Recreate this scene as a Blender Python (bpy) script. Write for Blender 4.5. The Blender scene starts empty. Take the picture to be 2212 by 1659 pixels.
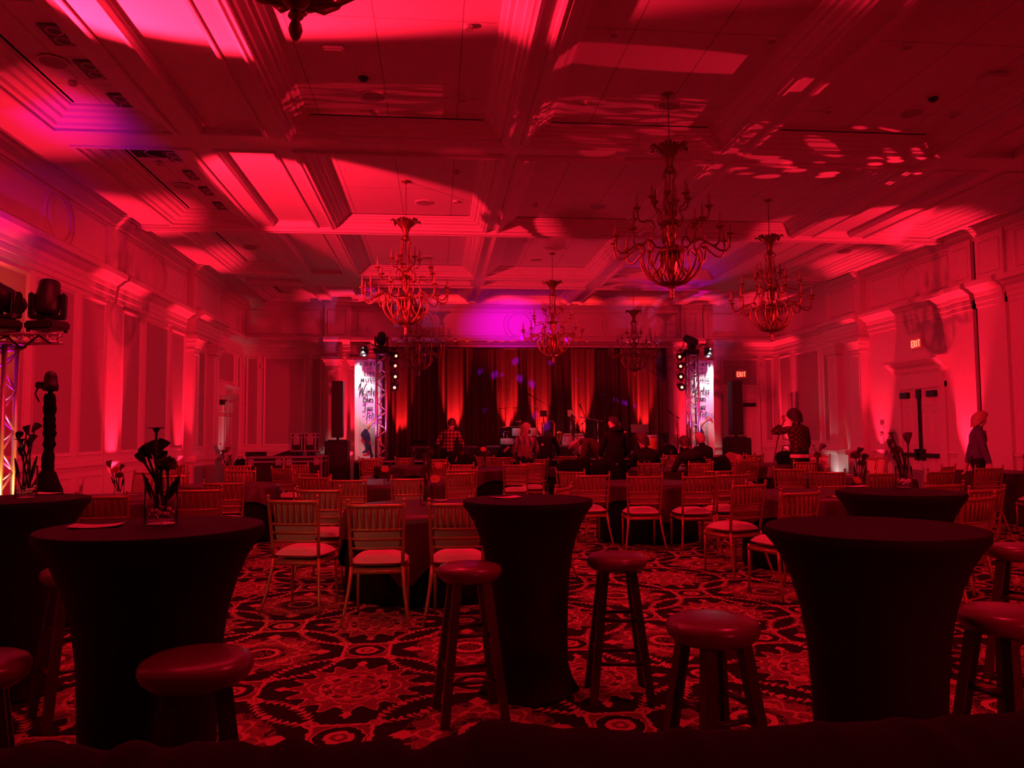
import bpy, bmesh, math, random
from mathutils import Vector, Matrix, Euler, noise
random.seed(7)
PI = math.pi
SC = bpy.context.scene
COL = SC.collection
R = math.radians

# ------------------------------------------------------------------ camera
CAM_Z = 1.42
FPX = 1660.0                      # focal length for a 2212 x 1659 frame
YAW, PITCH, ROLL = R(5.6), R(3.7), R(0.4)
fwd = Vector((math.sin(YAW)*math.cos(PITCH), math.cos(YAW)*math.cos(PITCH), math.sin(PITCH)))
rt0 = Vector((math.cos(YAW), -math.sin(YAW), 0))
up0 = rt0.cross(fwd)
RT = rt0*math.cos(ROLL) - up0*math.sin(ROLL)
UP = up0*math.cos(ROLL) + rt0*math.sin(ROLL)
cam_data = bpy.data.cameras.new('camera')
cam = bpy.data.objects.new('camera', cam_data)
COL.objects.link(cam)
m = Matrix((RT, UP, -fwd)).transposed().to_4x4()
m.translation = Vector((0, 0, CAM_Z))
cam.matrix_world = m
cam_data.sensor_fit = 'HORIZONTAL'
cam_data.sensor_width = 36.0
cam_data.lens = 36.0*FPX/2212.0
cam_data.clip_start = 0.05
cam_data.clip_end = 200
SC.camera = cam

def ray(x, y):
    return fwd + RT*((x-1106.0)/FPX) - UP*((y-829.5)/FPX)
def on_z(x, y, z):
    d = ray(x, y); return Vector((0, 0, CAM_Z)) + d*((z-CAM_Z)/d.z)
def on_y(x, y, Y):
    d = ray(x, y); return Vector((0, 0, CAM_Z)) + d*(Y/d.y)
def on_x(x, y, X):
    d = ray(x, y); return Vector((0, 0, CAM_Z)) + d*(X/d.x)

# ------------------------------------------------------------------ view, world
SC.view_settings.view_transform = 'Standard'
SC.view_settings.look = 'None'
SC.view_settings.exposure = 0.0
SC.view_settings.gamma = 1.0
SC.view_settings.use_curve_mapping = False
SC.cycles.use_denoising = True
SC.cycles.max_bounces = 6
SC.cycles.diffuse_bounces = 3
SC.cycles.glossy_bounces = 3
SC.cycles.transmission_bounces = 7
SC.cycles.transparent_max_bounces = 8
SC.cycles.caustics_reflective = False
SC.cycles.caustics_refractive = False
SC.cycles.sample_clamp_indirect = 4.0
wd = bpy.data.worlds.new('world'); SC.world = wd
wd.use_nodes = True
wd.node_tree.nodes['Background'].inputs[0].default_value = (0.0, 0.0, 0.0, 1)
wd.node_tree.nodes['Background'].inputs[1].default_value = 0.0

# ------------------------------------------------------------------ room measures
XL, XR, YB, YF, ZC = -5.19, 9.59, 21.0, -4.0, 5.0
RED = (1.0, 0.010, 0.040)
MAGENTA = (0.9, 0.0, 0.55)
PURPLE = (0.45, 0.02, 1.0)
WARM = (1.0, 0.62, 0.38)
WHITE = (1.0, 0.93, 0.95)

# ------------------------------------------------------------------ shader maths
class X:
    """a float socket with operators that add Math nodes"""
    nt = None
    def __init__(s, v): s.v = v
    @staticmethod
    def op(kind, *a):
        n = X.nt.nodes.new('ShaderNodeMath'); n.operation = kind
        for i, q in enumerate(a):
            q = q.v if isinstance(q, X) else q
            if isinstance(q, (int, float)): n.inputs[i].default_value = q
            else: X.nt.links.new(q, n.inputs[i])
        return X(n.outputs[0])
    def __add__(s, o): return X.op('ADD', s, o)
    def __radd__(s, o): return X.op('ADD', o, s)
    def __sub__(s, o): return X.op('SUBTRACT', s, o)
    def __rsub__(s, o): return X.op('SUBTRACT', o, s)
    def __mul__(s, o): return X.op('MULTIPLY', s, o)
    def __rmul__(s, o): return X.op('MULTIPLY', o, s)
    def __truediv__(s, o): return X.op('DIVIDE', s, o)
    def __lt__(s, o): return X.op('LESS_THAN', s, o)
    def __gt__(s, o): return X.op('GREATER_THAN', s, o)
    def abs(s): return X.op('ABSOLUTE', s)
    def sin(s): return X.op('SINE', s)
    def cos(s): return X.op('COSINE', s)
    def fract(s): return X.op('FRACT', s)
    def max(s, o): return X.op('MAXIMUM', s, o)
    def min(s, o): return X.op('MINIMUM', s, o)
    def wrap(s, lo, hi): return X.op('WRAP', s, hi, lo)
    def pw(s, e): return X.op('POWER', s, e)
def hyp(a, b): return X.op('SQRT', a*a + b*b)
def atan2(a, b): return X.op('ARCTAN2', a, b)
def band(x, c, w): return (x - c).abs() < w
def anyof(*a):
    r = a[0]
    for q in a[1:]: r = r.max(q)
    return r

# ------------------------------------------------------------------ lights
def aim(o, target):
    d = Vector(target) - o.location
    o.rotation_euler = d.to_track_quat('-Z', 'Y').to_euler()
def spot(name, loc, target, color, power, angle, blend=0.6, size=0.05, gobo=None):
    l = bpy.data.lights.new(name, 'SPOT')
    l.color = color; l.energy = power; l.spot_size = R(angle); l.spot_blend = blend
    l.shadow_soft_size = size
    o = bpy.data.objects.new(name, l); COL.objects.link(o)
    o.location = loc; aim(o, target)
    if gobo: gobo(l)
    return o
def point(name, loc, color, power, size=0.1):
    l = bpy.data.lights.new(name, 'POINT')
    l.color = color; l.energy = power; l.shadow_soft_size = size
    o = bpy.data.objects.new(name, l); COL.objects.link(o); o.location = loc
    return o
def gobo_dots(scale=9.0, thr=0.36, soft=0.12, seed=0.0, squash=1.0):
    """the pattern wheel of a moving head: holes cut in a disc, thrown by the beam"""
    def f(l):
        l.use_nodes = True
        nt = l.node_tree; X.nt = nt
        em = nt.nodes['Emission']
        tc = nt.nodes.new('ShaderNodeTexCoord')
        sp = nt.nodes.new('ShaderNodeSeparateXYZ'); nt.links.new(tc.outputs['Normal'], sp.inputs[0])
        z = X(sp.outputs[2]).abs().max(0.05)
        u = X(sp.outputs[0])/z; v = X(sp.outputs[1])/z
        cb = nt.nodes.new('ShaderNodeCombineXYZ')
        nt.links.new((u*squash + seed).v, cb.inputs[0]); nt.links.new((v + seed).v, cb.inputs[1])
        vo = nt.nodes.new('ShaderNodeTexVoronoi'); vo.inputs['Scale'].default_value = scale
        nt.links.new(cb.outputs[0], vo.inputs['Vector'])
        k = X.op('MULTIPLY', (thr - X(vo.outputs['Distance']))*(1.0/soft), 1.0)
        k = k.max(0.0).min(1.0)
        nt.links.new(k.v, em.inputs['Strength'])
    return f


LT, RT_ = (-4.35, 7.6, 3.25), (9.05, 9.8, 2.75)      # left truss heads; their twins on the right, beyond the frame
TLX, TRX = -1.50, 6.72                                # stage trusses
# red up-lights standing on the floor against the walls: (x, y, wall direction, power)
UPLIGHTS = [(-4.92, 12.88, 'l', 560), (-4.90, 16.10, 'l', 460), (9.24, 13.0, 'r', 560), (9.28, 15.80, 'r', 460), (-2.42, 20.62, 'b', 420), (6.82, 20.62, 'b', 420), (9.28, 20.3, 'r', 380),
            (-4.72, 8.95, 'l', 420), (-4.72, 4.6, 'l', 420), (9.12, 9.0, 'r', 420), (9.12, 4.6, 'r', 420), (-4.72, 0.0, 'l', 420), (9.12, 0.0, 'r', 420)]
for (x, y, w, pw) in UPLIGHTS:
    d = {'l': (-0.26, 0), 'r': (0.26, 0), 'b': (0, 0.26)}[w]
    spot('uplight_lamp', (x, y, 0.2), (x+d[0], y+d[1], 4.6), RED, pw*2.4, 35, 0.75, 0.04)
# ceiling washes
spot('wash_lamp', LT, (-1.3, 5.45, 5.0), RED, 5600, 53, 0.35, 0.05)
spot('wash_lamp', LT, (-0.8, 13.3, 5.0), RED, 3600, 36, 0.25, 0.05)
spot('wash_lamp', RT_, (7.4, 13.1, 5.0), RED, 800, 36, 0.3, 0.05)
spot('wash_lamp', RT_, (8.9, 5.6, 5.0), RED, 800, 50, 0.8, 0.05)
spot('gobo_lamp', RT_, (5.6, 9.75, 5.0), RED, 1300, 26, 0.15, 0.008, gobo_dots(17, 0.38, 0.08))
spot('gobo_lamp', (9.05, 7.75, 2.75), on_z(1487, 132, 5.165), RED, 1500, 9.5, 0.15, 0.02).scale = (0.42, 1, 1)
spot('gobo_lamp', RT_, (2.6, 9.62, 5.0), RED, 1500, 15, 0.2, 0.006, gobo_dots(22, 0.36, 0.10, 7.7)).scale = (0.5, 1.4, 1)
spot('gobo_lamp', (9.05, 8.7, 2.75), on_z(1445, 250, 5.165), RED, 1500, 9, 0.15, 0.004, gobo_dots(45, 0.58, 0.22, 3.3, 2.2))
spot('gobo_lamp', (9.05, 8.5, 2.75), on_z(930, 222, 5.165), RED, 2600, 6, 0.15, 0.004, gobo_dots(60, 0.60, 0.22, 1.3, 2.0))
# unseen cross washes added to brighten the walls
spot('wall_wash_lamp', (9.0, 7.4, 3.2), (-5.2, 14.5, 2.3), RED, 5200, 24, 0.8, 0.12).scale = (2.6, 1, 1)
spot('wall_wash_lamp', (-4.3, 7.2, 3.3), (9.6, 15.0, 2.3), RED, 5200, 24, 0.8, 0.12).scale = (2.6, 1, 1)
spot('wall_wash_lamp', (9.05, 9.8, 2.75), (-4.4, 21.0, 2.7), RED, 4200, 22, 0.8, 0.12)
spot('wall_wash_lamp', (-4.3, 7.6, 3.25), (8.6, 21.0, 2.6), RED, 3600, 20, 0.8, 0.12)
spot('ceiling_wash_lamp', (2.4, 18.6, 0.9), (2.4, 15.5, 5.0), (1.0, 0.02, 0.07), 260, 110, 0.8, 0.2)  # added up-pointing lamp at the stage front, lifts the far ceiling
# added downward red fill below the ceiling, with no fixtures there
for (x, y, pw) in ((-0.4, 7.4, 280), (2.35, 3.4, 200), (5.2, 7.4, 280), (-0.4, 13.6, 260), (2.35, 11.4, 300), (5.2, 13.6, 260), (2.35, 16.6, 220)):
    spot('top_fill_lamp', (x, y, 4.90), (x, y+0.6, 0), RED, pw, 125, 0.7, 0.25)
# purple and magenta spill
spot('purple_lamp', (-4.6, 7.9, 3.3), (-4.15, 9.2, 5.0), (0.5, 0.0, 0.9), 55, 40, 1.0, 0.05)
spot('purple_lamp', (-4.5, 7.9, 3.3), (-5.15, 9.7, 4.0), (0.5, 0.0, 1.0), 45, 36, 1.0, 0.05)
spot('magenta_lamp', (2.1, 18.5, 4.72), (2.0, 21.0, 4.42), (0.62, 0.0, 0.72), 330, 40, 1.0, 0.05).scale = (1.7, 1, 1)
spot('purple_lamp', (TRX-0.5, 18.8, 3.75), (5.7, 17.6, 5.0), (0.45, 0.0, 1.0), 45, 75, 1.0, 0.05)
# curtain up-lights and purple pattern heads
for (px, pw) in ((865, 34), (980, 60), (1097, 60), (1168, 50), (1257, 60), (1392, 40)):
    q = on_y(px, 950, 20.62)
    spot('curtain_lamp', (q.x, 20.40, 0.95), (q.x, 20.68, 2.1), (1.0, 0.014, 0.018), pw*26, 28, 0.7, 0.03)
spot('curtain_gobo_lamp', (TRX-0.3, 18.7, 3.55), (0.9, 20.7, 1.95), (0.30, 0.0, 1.0), 12000, 10, 0.3, 0.01, gobo_dots(11, 0.34, 0.1, 1.0))
spot('curtain_gobo_lamp', (TLX+0.3, 18.7, 3.55), (4.3, 20.7, 2.0), (0.36, 0.0, 1.0), 12000, 10, 0.3, 0.01, gobo_dots(11, 0.34, 0.1, 2.0))
spot('curtain_gobo_lamp', (2.4, 17.0, 4.9), (2.6, 20.7, 3.0), (0.40, 0.0, 1.0), 2500, 44, 0.4, 0.01, gobo_dots(8, 0.22, 0.1, 5.0))
# lamps over the banners, glow inside the trusses, stage light
spot('banner_lamp', (-1.86, 18.80, 3.66), (-1.88, 19.36, 2.55), WHITE, 190, 50, 0.9, 0.04)
spot('banner_lamp', (7.02, 18.80, 3.66), (6.98, 19.36, 2.55), WHITE, 190, 50, 0.9, 0.04)
for (x, y, z, pw) in ((TLX, 19.12, 0.84, 26), (TRX, 19.12, 0.84, 26)):
    spot('truss_lamp', (x, y, z), (x, y, 4.0), (1.0, 0.0, 0.42), pw*16, 15, 0.8, 0.02)
    spot('truss_lamp', (x, y-0.9, z+0.1), (x, y, z+1.3), (0.9, 0.12, 0.7), 110, 50, 0.8, 0.02)
spot('stage_lamp', (TLX+0.3, 18.5, 3.5), (2.6, 19.4, 1.3), (0.75, 0.82, 1.0), 70, 40, 0.8, 0.05)
spot('stage_lamp', (TRX-0.3, 18.5, 3.5), (3.6, 19.4, 1.3), (1.0, 0.06, 0.04), 160, 50, 0.8, 0.05)
# magenta and amber lamps glowing inside the truss at the left edge
NTX = on_y(-8, 900, 8.3).x
spot('truss_lamp', (NTX, 8.3, 0.06), (NTX, 8.3, 3.0), (1.0, 0.0, 0.75), 700, 16, 0.8, 0.02)
spot('truss_lamp', (NTX+0.7, 7.8, 0.4), (NTX, 8.3, 1.2), (1.0, 0.28, 0.05), 260, 40, 0.6, 0.02)
# white-lit corner door and column base
spot('door_lamp', (-4.95, 18.50, 0.22), (-5.19, 18.95, 1.1), (0.85, 0.9, 1.0), 34, 38, 0.9, 0.04)
spot('column_lamp', (9.05, 17.05, 0.22), (9.59, 17.5, 0.9), (0.9, 0.95, 1.0), 14, 60, 0.9, 0.04)
# unseen fill lamps added behind the camera, one red, one warm
spot('fill_lamp', (3.2, -2.6, 2.9), (3.4, 9.0, 0.6), RED, 620, 62, 0.8, 0.15)
spot('warm_fill_lamp', (-3.4, -0.6, 3.4), (-0.9, 6.4, 0.7), WARM, 90, 22, 0.9, 0.12)

# ------------------------------------------------------------------ mesh building
class MB:
    def __init__(s): s.v = []; s.f = []; s.mi = []; s.sm = []
    def add(s, vs, fs, mi=0, smooth=False):
        o = len(s.v); s.v += [tuple(p) for p in vs]
        for f in fs: s.f.append([o+i for i in f]); s.mi.append(mi); s.sm.append(smooth)
    def box(s, x0, x1, y0, y1, z0, z1, mi=0):
        vs = [(x, y, z) for x in (x0, x1) for y in (y0, y1) for z in (z0, z1)]
        s.add(vs, [(0, 1, 3, 2), (4, 6, 7, 5), (0, 4, 5, 1), (2, 3, 7, 6), (0, 2, 6, 4), (1, 5, 7, 3)], mi)
    def bbox(s, x0, x1, y0, y1, z0, z1, b=0.01, mi=0):
        bm = bmesh.new(); bmesh.ops.create_cube(bm, size=1)
        for v in bm.verts:
            v.co = Vector(((x0+x1)/2+v.co.x*(x1-x0), (y0+y1)/2+v.co.y*(y1-y0), (z0+z1)/2+v.co.z*(z1-z0)))
        bmesh.ops.bevel(bm, geom=bm.edges[:], offset=b, segments=2, affect='EDGES')
        s.bm(bm, mi)
    def bm(s, bm, mi=0, smooth=False, M=None):
        bm.verts.index_update()
        s.add([(M @ v.co if M else v.co) for v in bm.verts], [[v.index for v in f.verts] for f in bm.faces], mi, smooth)
        bm.free()
    def tube(s, pts, r, n=8, mi=0, cap=True, closed=False, flat=1.0):
        pts = [Vector(p) for p in pts]; N = len(pts)
        rs = r if isinstance(r, (list, tuple)) else [r]*N
        vs = []; prev = None
        for i, p in enumerate(pts):
            if closed: t = pts[(i+1) % N]-pts[i-1]
            else: t = pts[min(i+1, N-1)]-pts[max(i-1, 0)]
            if t.length < 1e-9: t = Vector((0, 0, 1))
            t.normalize()
            if prev is None:
                a = Vector((0, 0, 1)) if abs(t.z) < 0.9 else Vector((0, 1, 0))
                u = t.cross(a).normalized()
            else:
                u = (prev - t*prev.dot(t))
                u = u.normalized() if u.length > 1e-6 else t.orthogonal().normalized()
            prev = u; w = t.cross(u)
            for k in range(n):
                a = 2*PI*k/n
                vs.append(p + (u*math.cos(a) + w*math.sin(a)*flat)*rs[i])
        fs = []
        M_ = N if closed else N-1
        for i in range(M_):
            j = (i+1) % N
            for k in range(n):
                fs.append((i*n+k, i*n+(k+1) % n, j*n+(k+1) % n, j*n+k))
        if cap and not closed:
            fs.append(tuple(range(n-1, -1, -1))); fs.append(tuple((N-1)*n+k for k in range(n)))
        s.add(vs, fs, mi, n > 4)
    def lathe(s, prof, n=24, c=(0, 0, 0), mi=0, smooth=True, rf=None, axis=None, capb=True, capt=True):
        vs = []
        for (r, z) in prof:
            for k in range(n):
                a = 2*PI*k/n
                q = r if rf is None else rf(r, z, a)
                vs.append(Vector((q*math.cos(a), q*math.sin(a), z)))
        if axis is not None:
            q = Vector((0, 0, 1)).rotation_difference(Vector(axis)); vs = [q @ v for v in vs]
        vs = [v + Vector(c) for v in vs]
        fs = []
        for i in range(len(prof)-1):
            for k in range(n):
                fs.append((i*n+k, i*n+(k+1) % n, (i+1)*n+(k+1) % n, (i+1)*n+k))
        s.add(vs, fs, mi, smooth)
        o = len(s.v)-len(vs)
        if capb: s.f.append([o+k for k in range(n-1, -1, -1)]); s.mi.append(mi); s.sm.append(False)
        if capt: s.f.append([o+(len(prof)-1)*n+k for k in range(n)]); s.mi.append(mi); s.sm.append(False)
    def cyl(s, p0, p1, r0, r1=None, n=16, mi=0):
        s.tube([p0, p1], [r0, r0 if r1 is None else r1], n, mi)
    def ball(s, c, r, n=12, mi=0, sq=(1, 1, 1)):
        k = max(6, n//2)
        prof = [(max(1e-4, math.sin(PI*i/k)), -math.cos(PI*i/k)) for i in range(k+1)]
        vs = []; 
        for (q, z) in prof:
            for j in range(n):
                a = 2*PI*j/n
                vs.append(Vector(c)+Vector((q*math.cos(a)*r*sq[0], q*math.sin(a)*r*sq[1], z*r*sq[2])))
        fs = [(i*n+j, i*n+(j+1) % n, (i+1)*n+(j+1) % n, (i+1)*n+j) for i in range(k) for j in range(n)]
        s.add(vs, fs, mi, True)
    def prism(s, pts, z0, z1, mi=0, M=None):
        n = len(pts)
        vs = [Vector((p[0], p[1], z0)) for p in pts]+[Vector((p[0], p[1], z1)) for p in pts]
        if M: vs = [M @ v for v in vs]
        s.add(vs, [tuple(range(n-1, -1, -1)), tuple(range(n, 2*n))]+[(i, (i+1) % n, n+(i+1) % n, n+i) for i in range(n)], mi)
    def grid(s, fn, nu, nv, mi=0, thick=0.0, smooth=True):
        P = [[Vector(fn(i/nu, j/nv)) for j in range(nv+1)] for i in range(nu+1)]
        vs = [p for row in P for p in row]
        fs = [(i*(nv+1)+j, (i+1)*(nv+1)+j, (i+1)*(nv+1)+j+1, i*(nv+1)+j+1) for i in range(nu) for j in range(nv)]
        s.add(vs, fs, mi, smooth)
    def mesh(s, name, mats):
        me = bpy.data.meshes.new(name)
        me.from_pydata(s.v, [], s.f)
        for mt in (mats if isinstance(mats, (list, tuple)) else [mats]): me.materials.append(mt)
        me.polygons.foreach_set('material_index', s.mi)
        me.polygons.foreach_set('use_smooth', s.sm)
        bm = bmesh.new(); bm.from_mesh(me)
        bmesh.ops.recalc_face_normals(bm, faces=bm.faces[:])
        bm.to_mesh(me); bm.free()
        me.update()
        return me
    def build(s, name, mats, parent=None):
        o = bpy.data.objects.new(name, s.mesh(name, mats)); COL.objects.link(o)
        if parent: o.parent = parent
        return o

def tag(o, label, cat, group=None):
    o['label'] = label; o['category'] = cat
    if group: o['group'] = group
    return o
def thing(name, label, cat, loc=(0, 0, 0), rz=0.0, group=None):
    o = bpy.data.objects.new(name, None); COL.objects.link(o)
    o.empty_display_size = 0.1
    o.location = loc; o.rotation_euler = (0, 0, rz)
    return tag(o, label, cat, group)
def struct(name, mb, mats):
    o = mb.build(name, mats); o['kind'] = 'structure'; return o
def copy_tree(o, parent=None):
    c = o.copy(); COL.objects.link(c)
    if parent: c.parent = parent
    for ch in list(o.children): copy_tree(ch, c)
    return c
def dup(root, loc, rz, label, group=None, scale=None):
    c = copy_tree(root); c.location = loc; c.rotation_euler = (0, 0, rz); c['label'] = label
    if group: c['group'] = group
    if scale: c.scale = (scale, scale, scale)
    return c

# ------------------------------------------------------------------ materials
def mat(name, color, rough=0.6, metal=0.0, bump=0.0, bscale=60.0, var=0.0, vscale=8.0, spec=0.5, emit=None, estr=0.0, trans=0.0, sheen=0.0):
    mt = bpy.data.materials.new(name); mt.use_nodes = True
    nt = mt.node_tree; b = nt.nodes['Principled BSDF']
    b.inputs['Base Color'].default_value = (*color, 1)
    b.inputs['Roughness'].default_value = rough
    b.inputs['Metallic'].default_value = metal
    b.inputs['Specular IOR Level'].default_value = spec
    if trans: b.inputs['Transmission Weight'].default_value = trans; b.inputs['IOR'].default_value = 1.45
    if sheen: b.inputs['Sheen Weight'].default_value = sheen
    if emit: b.inputs['Emission Color'].default_value = (*emit, 1); b.inputs['Emission Strength'].default_value = estr
    tc = nt.nodes.new('ShaderNodeTexCoord')
    if var:
        n = nt.nodes.new('ShaderNodeTexNoise'); n.inputs['Scale'].default_value = vscale; n.inputs['Detail'].default_value = 3
        nt.links.new(tc.outputs['Object'], n.inputs['Vector'])
        mx = nt.nodes.new('ShaderNodeMix'); mx.data_type = 'RGBA'
        mx.inputs[6].default_value = (*[c*(1-var) for c in color], 1)
        mx.inputs[7].default_value = (*[min(1, c*(1+var)) for c in color], 1)
        nt.links.new(n.outputs['Fac'], mx.inputs[0]); nt.links.new(mx.outputs[2], b.inputs['Base Color'])
    if bump:
        n = nt.nodes.new('ShaderNodeTexNoise'); n.inputs['Scale'].default_value = bscale; n.inputs['Detail'].default_value = 2
        nt.links.new(tc.outputs['Object'], n.inputs['Vector'])
        bp = nt.nodes.new('ShaderNodeBump'); bp.inputs['Strength'].default_value = bump; bp.inputs['Distance'].default_value = 0.01
        nt.links.new(n.outputs['Fac'], bp.inputs['Height']); nt.links.new(bp.outputs[0], b.inputs['Normal'])
    return mt
def two_tone(name, a, b, fn, rough=0.6, metal=0.0, spec=0.5, coord='Object'):
    """a material whose colour goes from a to b by a 0..1 pattern fn(x, y, z)"""
    mt = bpy.data.materials.new(name); mt.use_nodes = True
    nt = mt.node_tree; X.nt = nt; bs = nt.nodes['Principled BSDF']
    bs.inputs['Roughness'].default_value = rough; bs.inputs['Metallic'].default_value = metal
    bs.inputs['Specular IOR Level'].default_value = spec
    tc = nt.nodes.new('ShaderNodeTexCoord'); sp = nt.nodes.new('ShaderNodeSeparateXYZ')
    nt.links.new(tc.outputs[coord], sp.inputs[0])
    k = fn(X(sp.outputs[0]), X(sp.outputs[1]), X(sp.outputs[2]))
    mx = nt.nodes.new('ShaderNodeMix'); mx.data_type = 'RGBA'
    mx.inputs[6].default_value = (*a, 1); mx.inputs[7].default_value = (*b, 1)
    nt.links.new(k.v, mx.inputs[0]); nt.links.new(mx.outputs[2], bs.inputs['Base Color'])
    return mt

M = {}
M['paint'] = mat('cream_paint', (0.62, 0.58, 0.52), 0.55, bump=0.03, var=0.03)
M['panel'] = mat('taupe_wall_panel', (0.36, 0.33, 0.29), 0.7, bump=0.05, bscale=150, var=0.05)
M['white'] = mat('white_ceiling_paint', (0.74, 0.72, 0.69), 0.7, bump=0.02, var=0.02)
def seams(x, y, z):
    return anyof(band((x*1.25+0.2).fract(), 0.5, 0.007), band((y*0.62+0.3).fract(), 0.5, 0.003))
M['board'] = two_tone('ceiling_board', (0.70, 0.68, 0.65), (0.30, 0.28, 0.27), seams, 0.8)
M['slot'] = mat('black_air_slot', (0.008, 0.008, 0.008), 0.8)
M['black'] = mat('black_plastic', (0.012, 0.012, 0.013), 0.45, bump=0.05)
M['blackmetal'] = mat('black_powder_coat', (0.015, 0.015, 0.017), 0.4, 0.3)
M['blackcloth'] = mat('black_stretch_cloth', (0.009, 0.0035, 0.0045), 0.75, bump=0.15, bscale=500, var=0.1, spec=0.25)
M['blackfelt'] = mat('black_fabric', (0.007, 0.006, 0.0065), 0.9, bump=0.3, bscale=200, spec=0.2)
M['grille'] = mat('black_speaker_grille', (0.010, 0.010, 0.011), 0.55, bump=0.4, bscale=300)
M['gold'] = mat('gold_painted_wood', (0.44, 0.26, 0.10), 0.30, 0.4, var=0.12, vscale=30)
M['cushion'] = mat('ivory_seat_fabric', (0.66, 0.55, 0.42), 0.85, bump=0.1, bscale=250, var=0.05, spec=0.2)
M['pad'] = mat('tan_back_pad_fabric', (0.62, 0.47, 0.32), 0.9, bump=0.15, bscale=250, var=0.08, spec=0.2)
M['wood'] = mat('mahogany_wood', (0.055, 0.017, 0.011), 0.35, var=0.35, vscale=22)
M['leather'] = mat('burgundy_stool_top', (0.17, 0.045, 0.075), 0.28, bump=0.05, bscale=120, var=0.1)
M['satin'] = two_tone('burgundy_crinkle_cloth', (0.036, 0.006, 0.008), (0.062, 0.012, 0.013),
                      lambda x, y, z: ((y*70 + (x*9).sin()*1.6).sin()*0.5+0.5), 0.45)
M['bronze'] = mat('antique_bronze', (0.28, 0.16, 0.075), 0.42, 0.75, var=0.25, vscale=20)
M['candle'] = mat('candle_sleeve', (0.32, 0.20, 0.13), 0.6)
M['bulb'] = mat('unlit_bulb_glass', (0.45, 0.33, 0.27), 0.15, trans=0.35)
M['alu'] = mat('truss_aluminium', (0.72, 0.72, 0.74), 0.33, 0.85)
M['chrome'] = mat('chrome', (0.75, 0.75, 0.76), 0.15, 1.0)
M['brass'] = mat('lacquered_brass', (0.85, 0.55, 0.2), 0.2, 0.95)
M['steel'] = mat('zinc_case_edge', (0.6, 0.6, 0.62), 0.35, 0.8)
M['case'] = mat('black_flight_case', (0.013, 0.012, 0.013), 0.6, bump=0.1)
M['greycase'] = mat('grey_drum_case', (0.10, 0.10, 0.12), 0.6)
def banner_folds(x, y, z): return (x*3.0+z*1.2).sin()*0.5+0.5
M['banner'] = mat('white_banner_vinyl', (0.80, 0.74, 0.76), 0.5, bump=0.1, bscale=6)
M['ink'] = mat('black_print', (0.02, 0.015, 0.02), 0.7)
M['inkgrey'] = mat('grey_print', (0.10, 0.08, 0.10), 0.7)
M['inkblue'] = mat('navy_print', (0.03, 0.03, 0.12), 0.7)
M['inkgold'] = mat('yellow_print', (0.75, 0.5, 0.05), 0.7)
M['inklilac'] = mat('lilac_print', (0.45, 0.42, 0.62), 0.7)
M['curtain'] = mat('black_velour', (0.085, 0.048, 0.048), 0.8, bump=0.2, bscale=120, sheen=0.15, spec=0.15)
M['paper'] = mat('printed_flyer', (0.72, 0.52, 0.46), 0.5, var=0.35, vscale=28)
M['paperpink'] = mat('pink_flyer', (0.85, 0.30, 0.52), 0.5, var=0.25, vscale=22)
def thin_glass(name, tint, edge):
    """thin clear glass: lets light through, mirrors it at grazing angles"""
    mt = bpy.data.materials.new(name); mt.use_nodes = True
    nt = mt.node_tree; nt.nodes.remove(nt.nodes['Principled BSDF'])
    tr_ = nt.nodes.new('ShaderNodeBsdfTransparent'); tr_.inputs[0].default_value = (*tint, 1)
    gl = nt.nodes.new('ShaderNodeBsdfGlossy'); gl.inputs['Roughness'].default_value = 0.04
    lw = nt.nodes.new('ShaderNodeLayerWeight'); lw.inputs['Blend'].default_value = edge
    mx = nt.nodes.new('ShaderNodeMixShader')
    nt.links.new(lw.outputs['Fresnel'], mx.inputs[0]); nt.links.new(tr_.outputs[0], mx.inputs[1]); nt.links.new(gl.outputs[0], mx.inputs[2])
    nt.links.new(mx.outputs[0], nt.nodes['Material Output'].inputs[0])
    return mt
M['glass'] = thin_glass('clear_glass', (0.99, 0.99, 0.99), 0.06)
M['gems'] = mat('glass_beads', (0.75, 0.62, 0.62), 0.08, spec=1.0)
M['stem'] = mat('dark_green_stem', (0.035, 0.055, 0.02), 0.6)
M['petal'] = mat('dark_red_petal', (0.16, 0.04, 0.04), 0.6, var=0.3)
M['petaldark'] = mat('purple_calla_petal', (0.07, 0.02, 0.04), 0.5)
M['petalorange'] = mat('orange_petal', (0.50, 0.14, 0.06), 0.6, var=0.2)
M['skin'] = mat('skin', (0.55, 0.35, 0.27), 0.5)
M['lens'] = mat('lamp_lens', (0.9, 0.9, 0.9), 0.1, emit=(1.0, 0.75, 0.7), estr=6.0)
M['lensred'] = mat('red_lamp_lens', (0.9, 0.3, 0.3), 0.1, emit=(1.0, 0.16, 0.08), estr=8.0)
M['lensdim'] = mat('dark_lens', (0.03, 0.02, 0.05), 0.05)
M['exit'] = mat('exit_sign_face', (0.7, 0.3, 0.28), 0.3, emit=(1.0, 0.03, 0.03), estr=0.16)
M['exitletter'] = mat('lit_red_letters', (0.8, 0.1, 0.05), 0.3, emit=(1.0, 0.14, 0.08), estr=2.2)
M['door'] = mat('white_door_paint', (0.58, 0.54, 0.50), 0.5)
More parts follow.
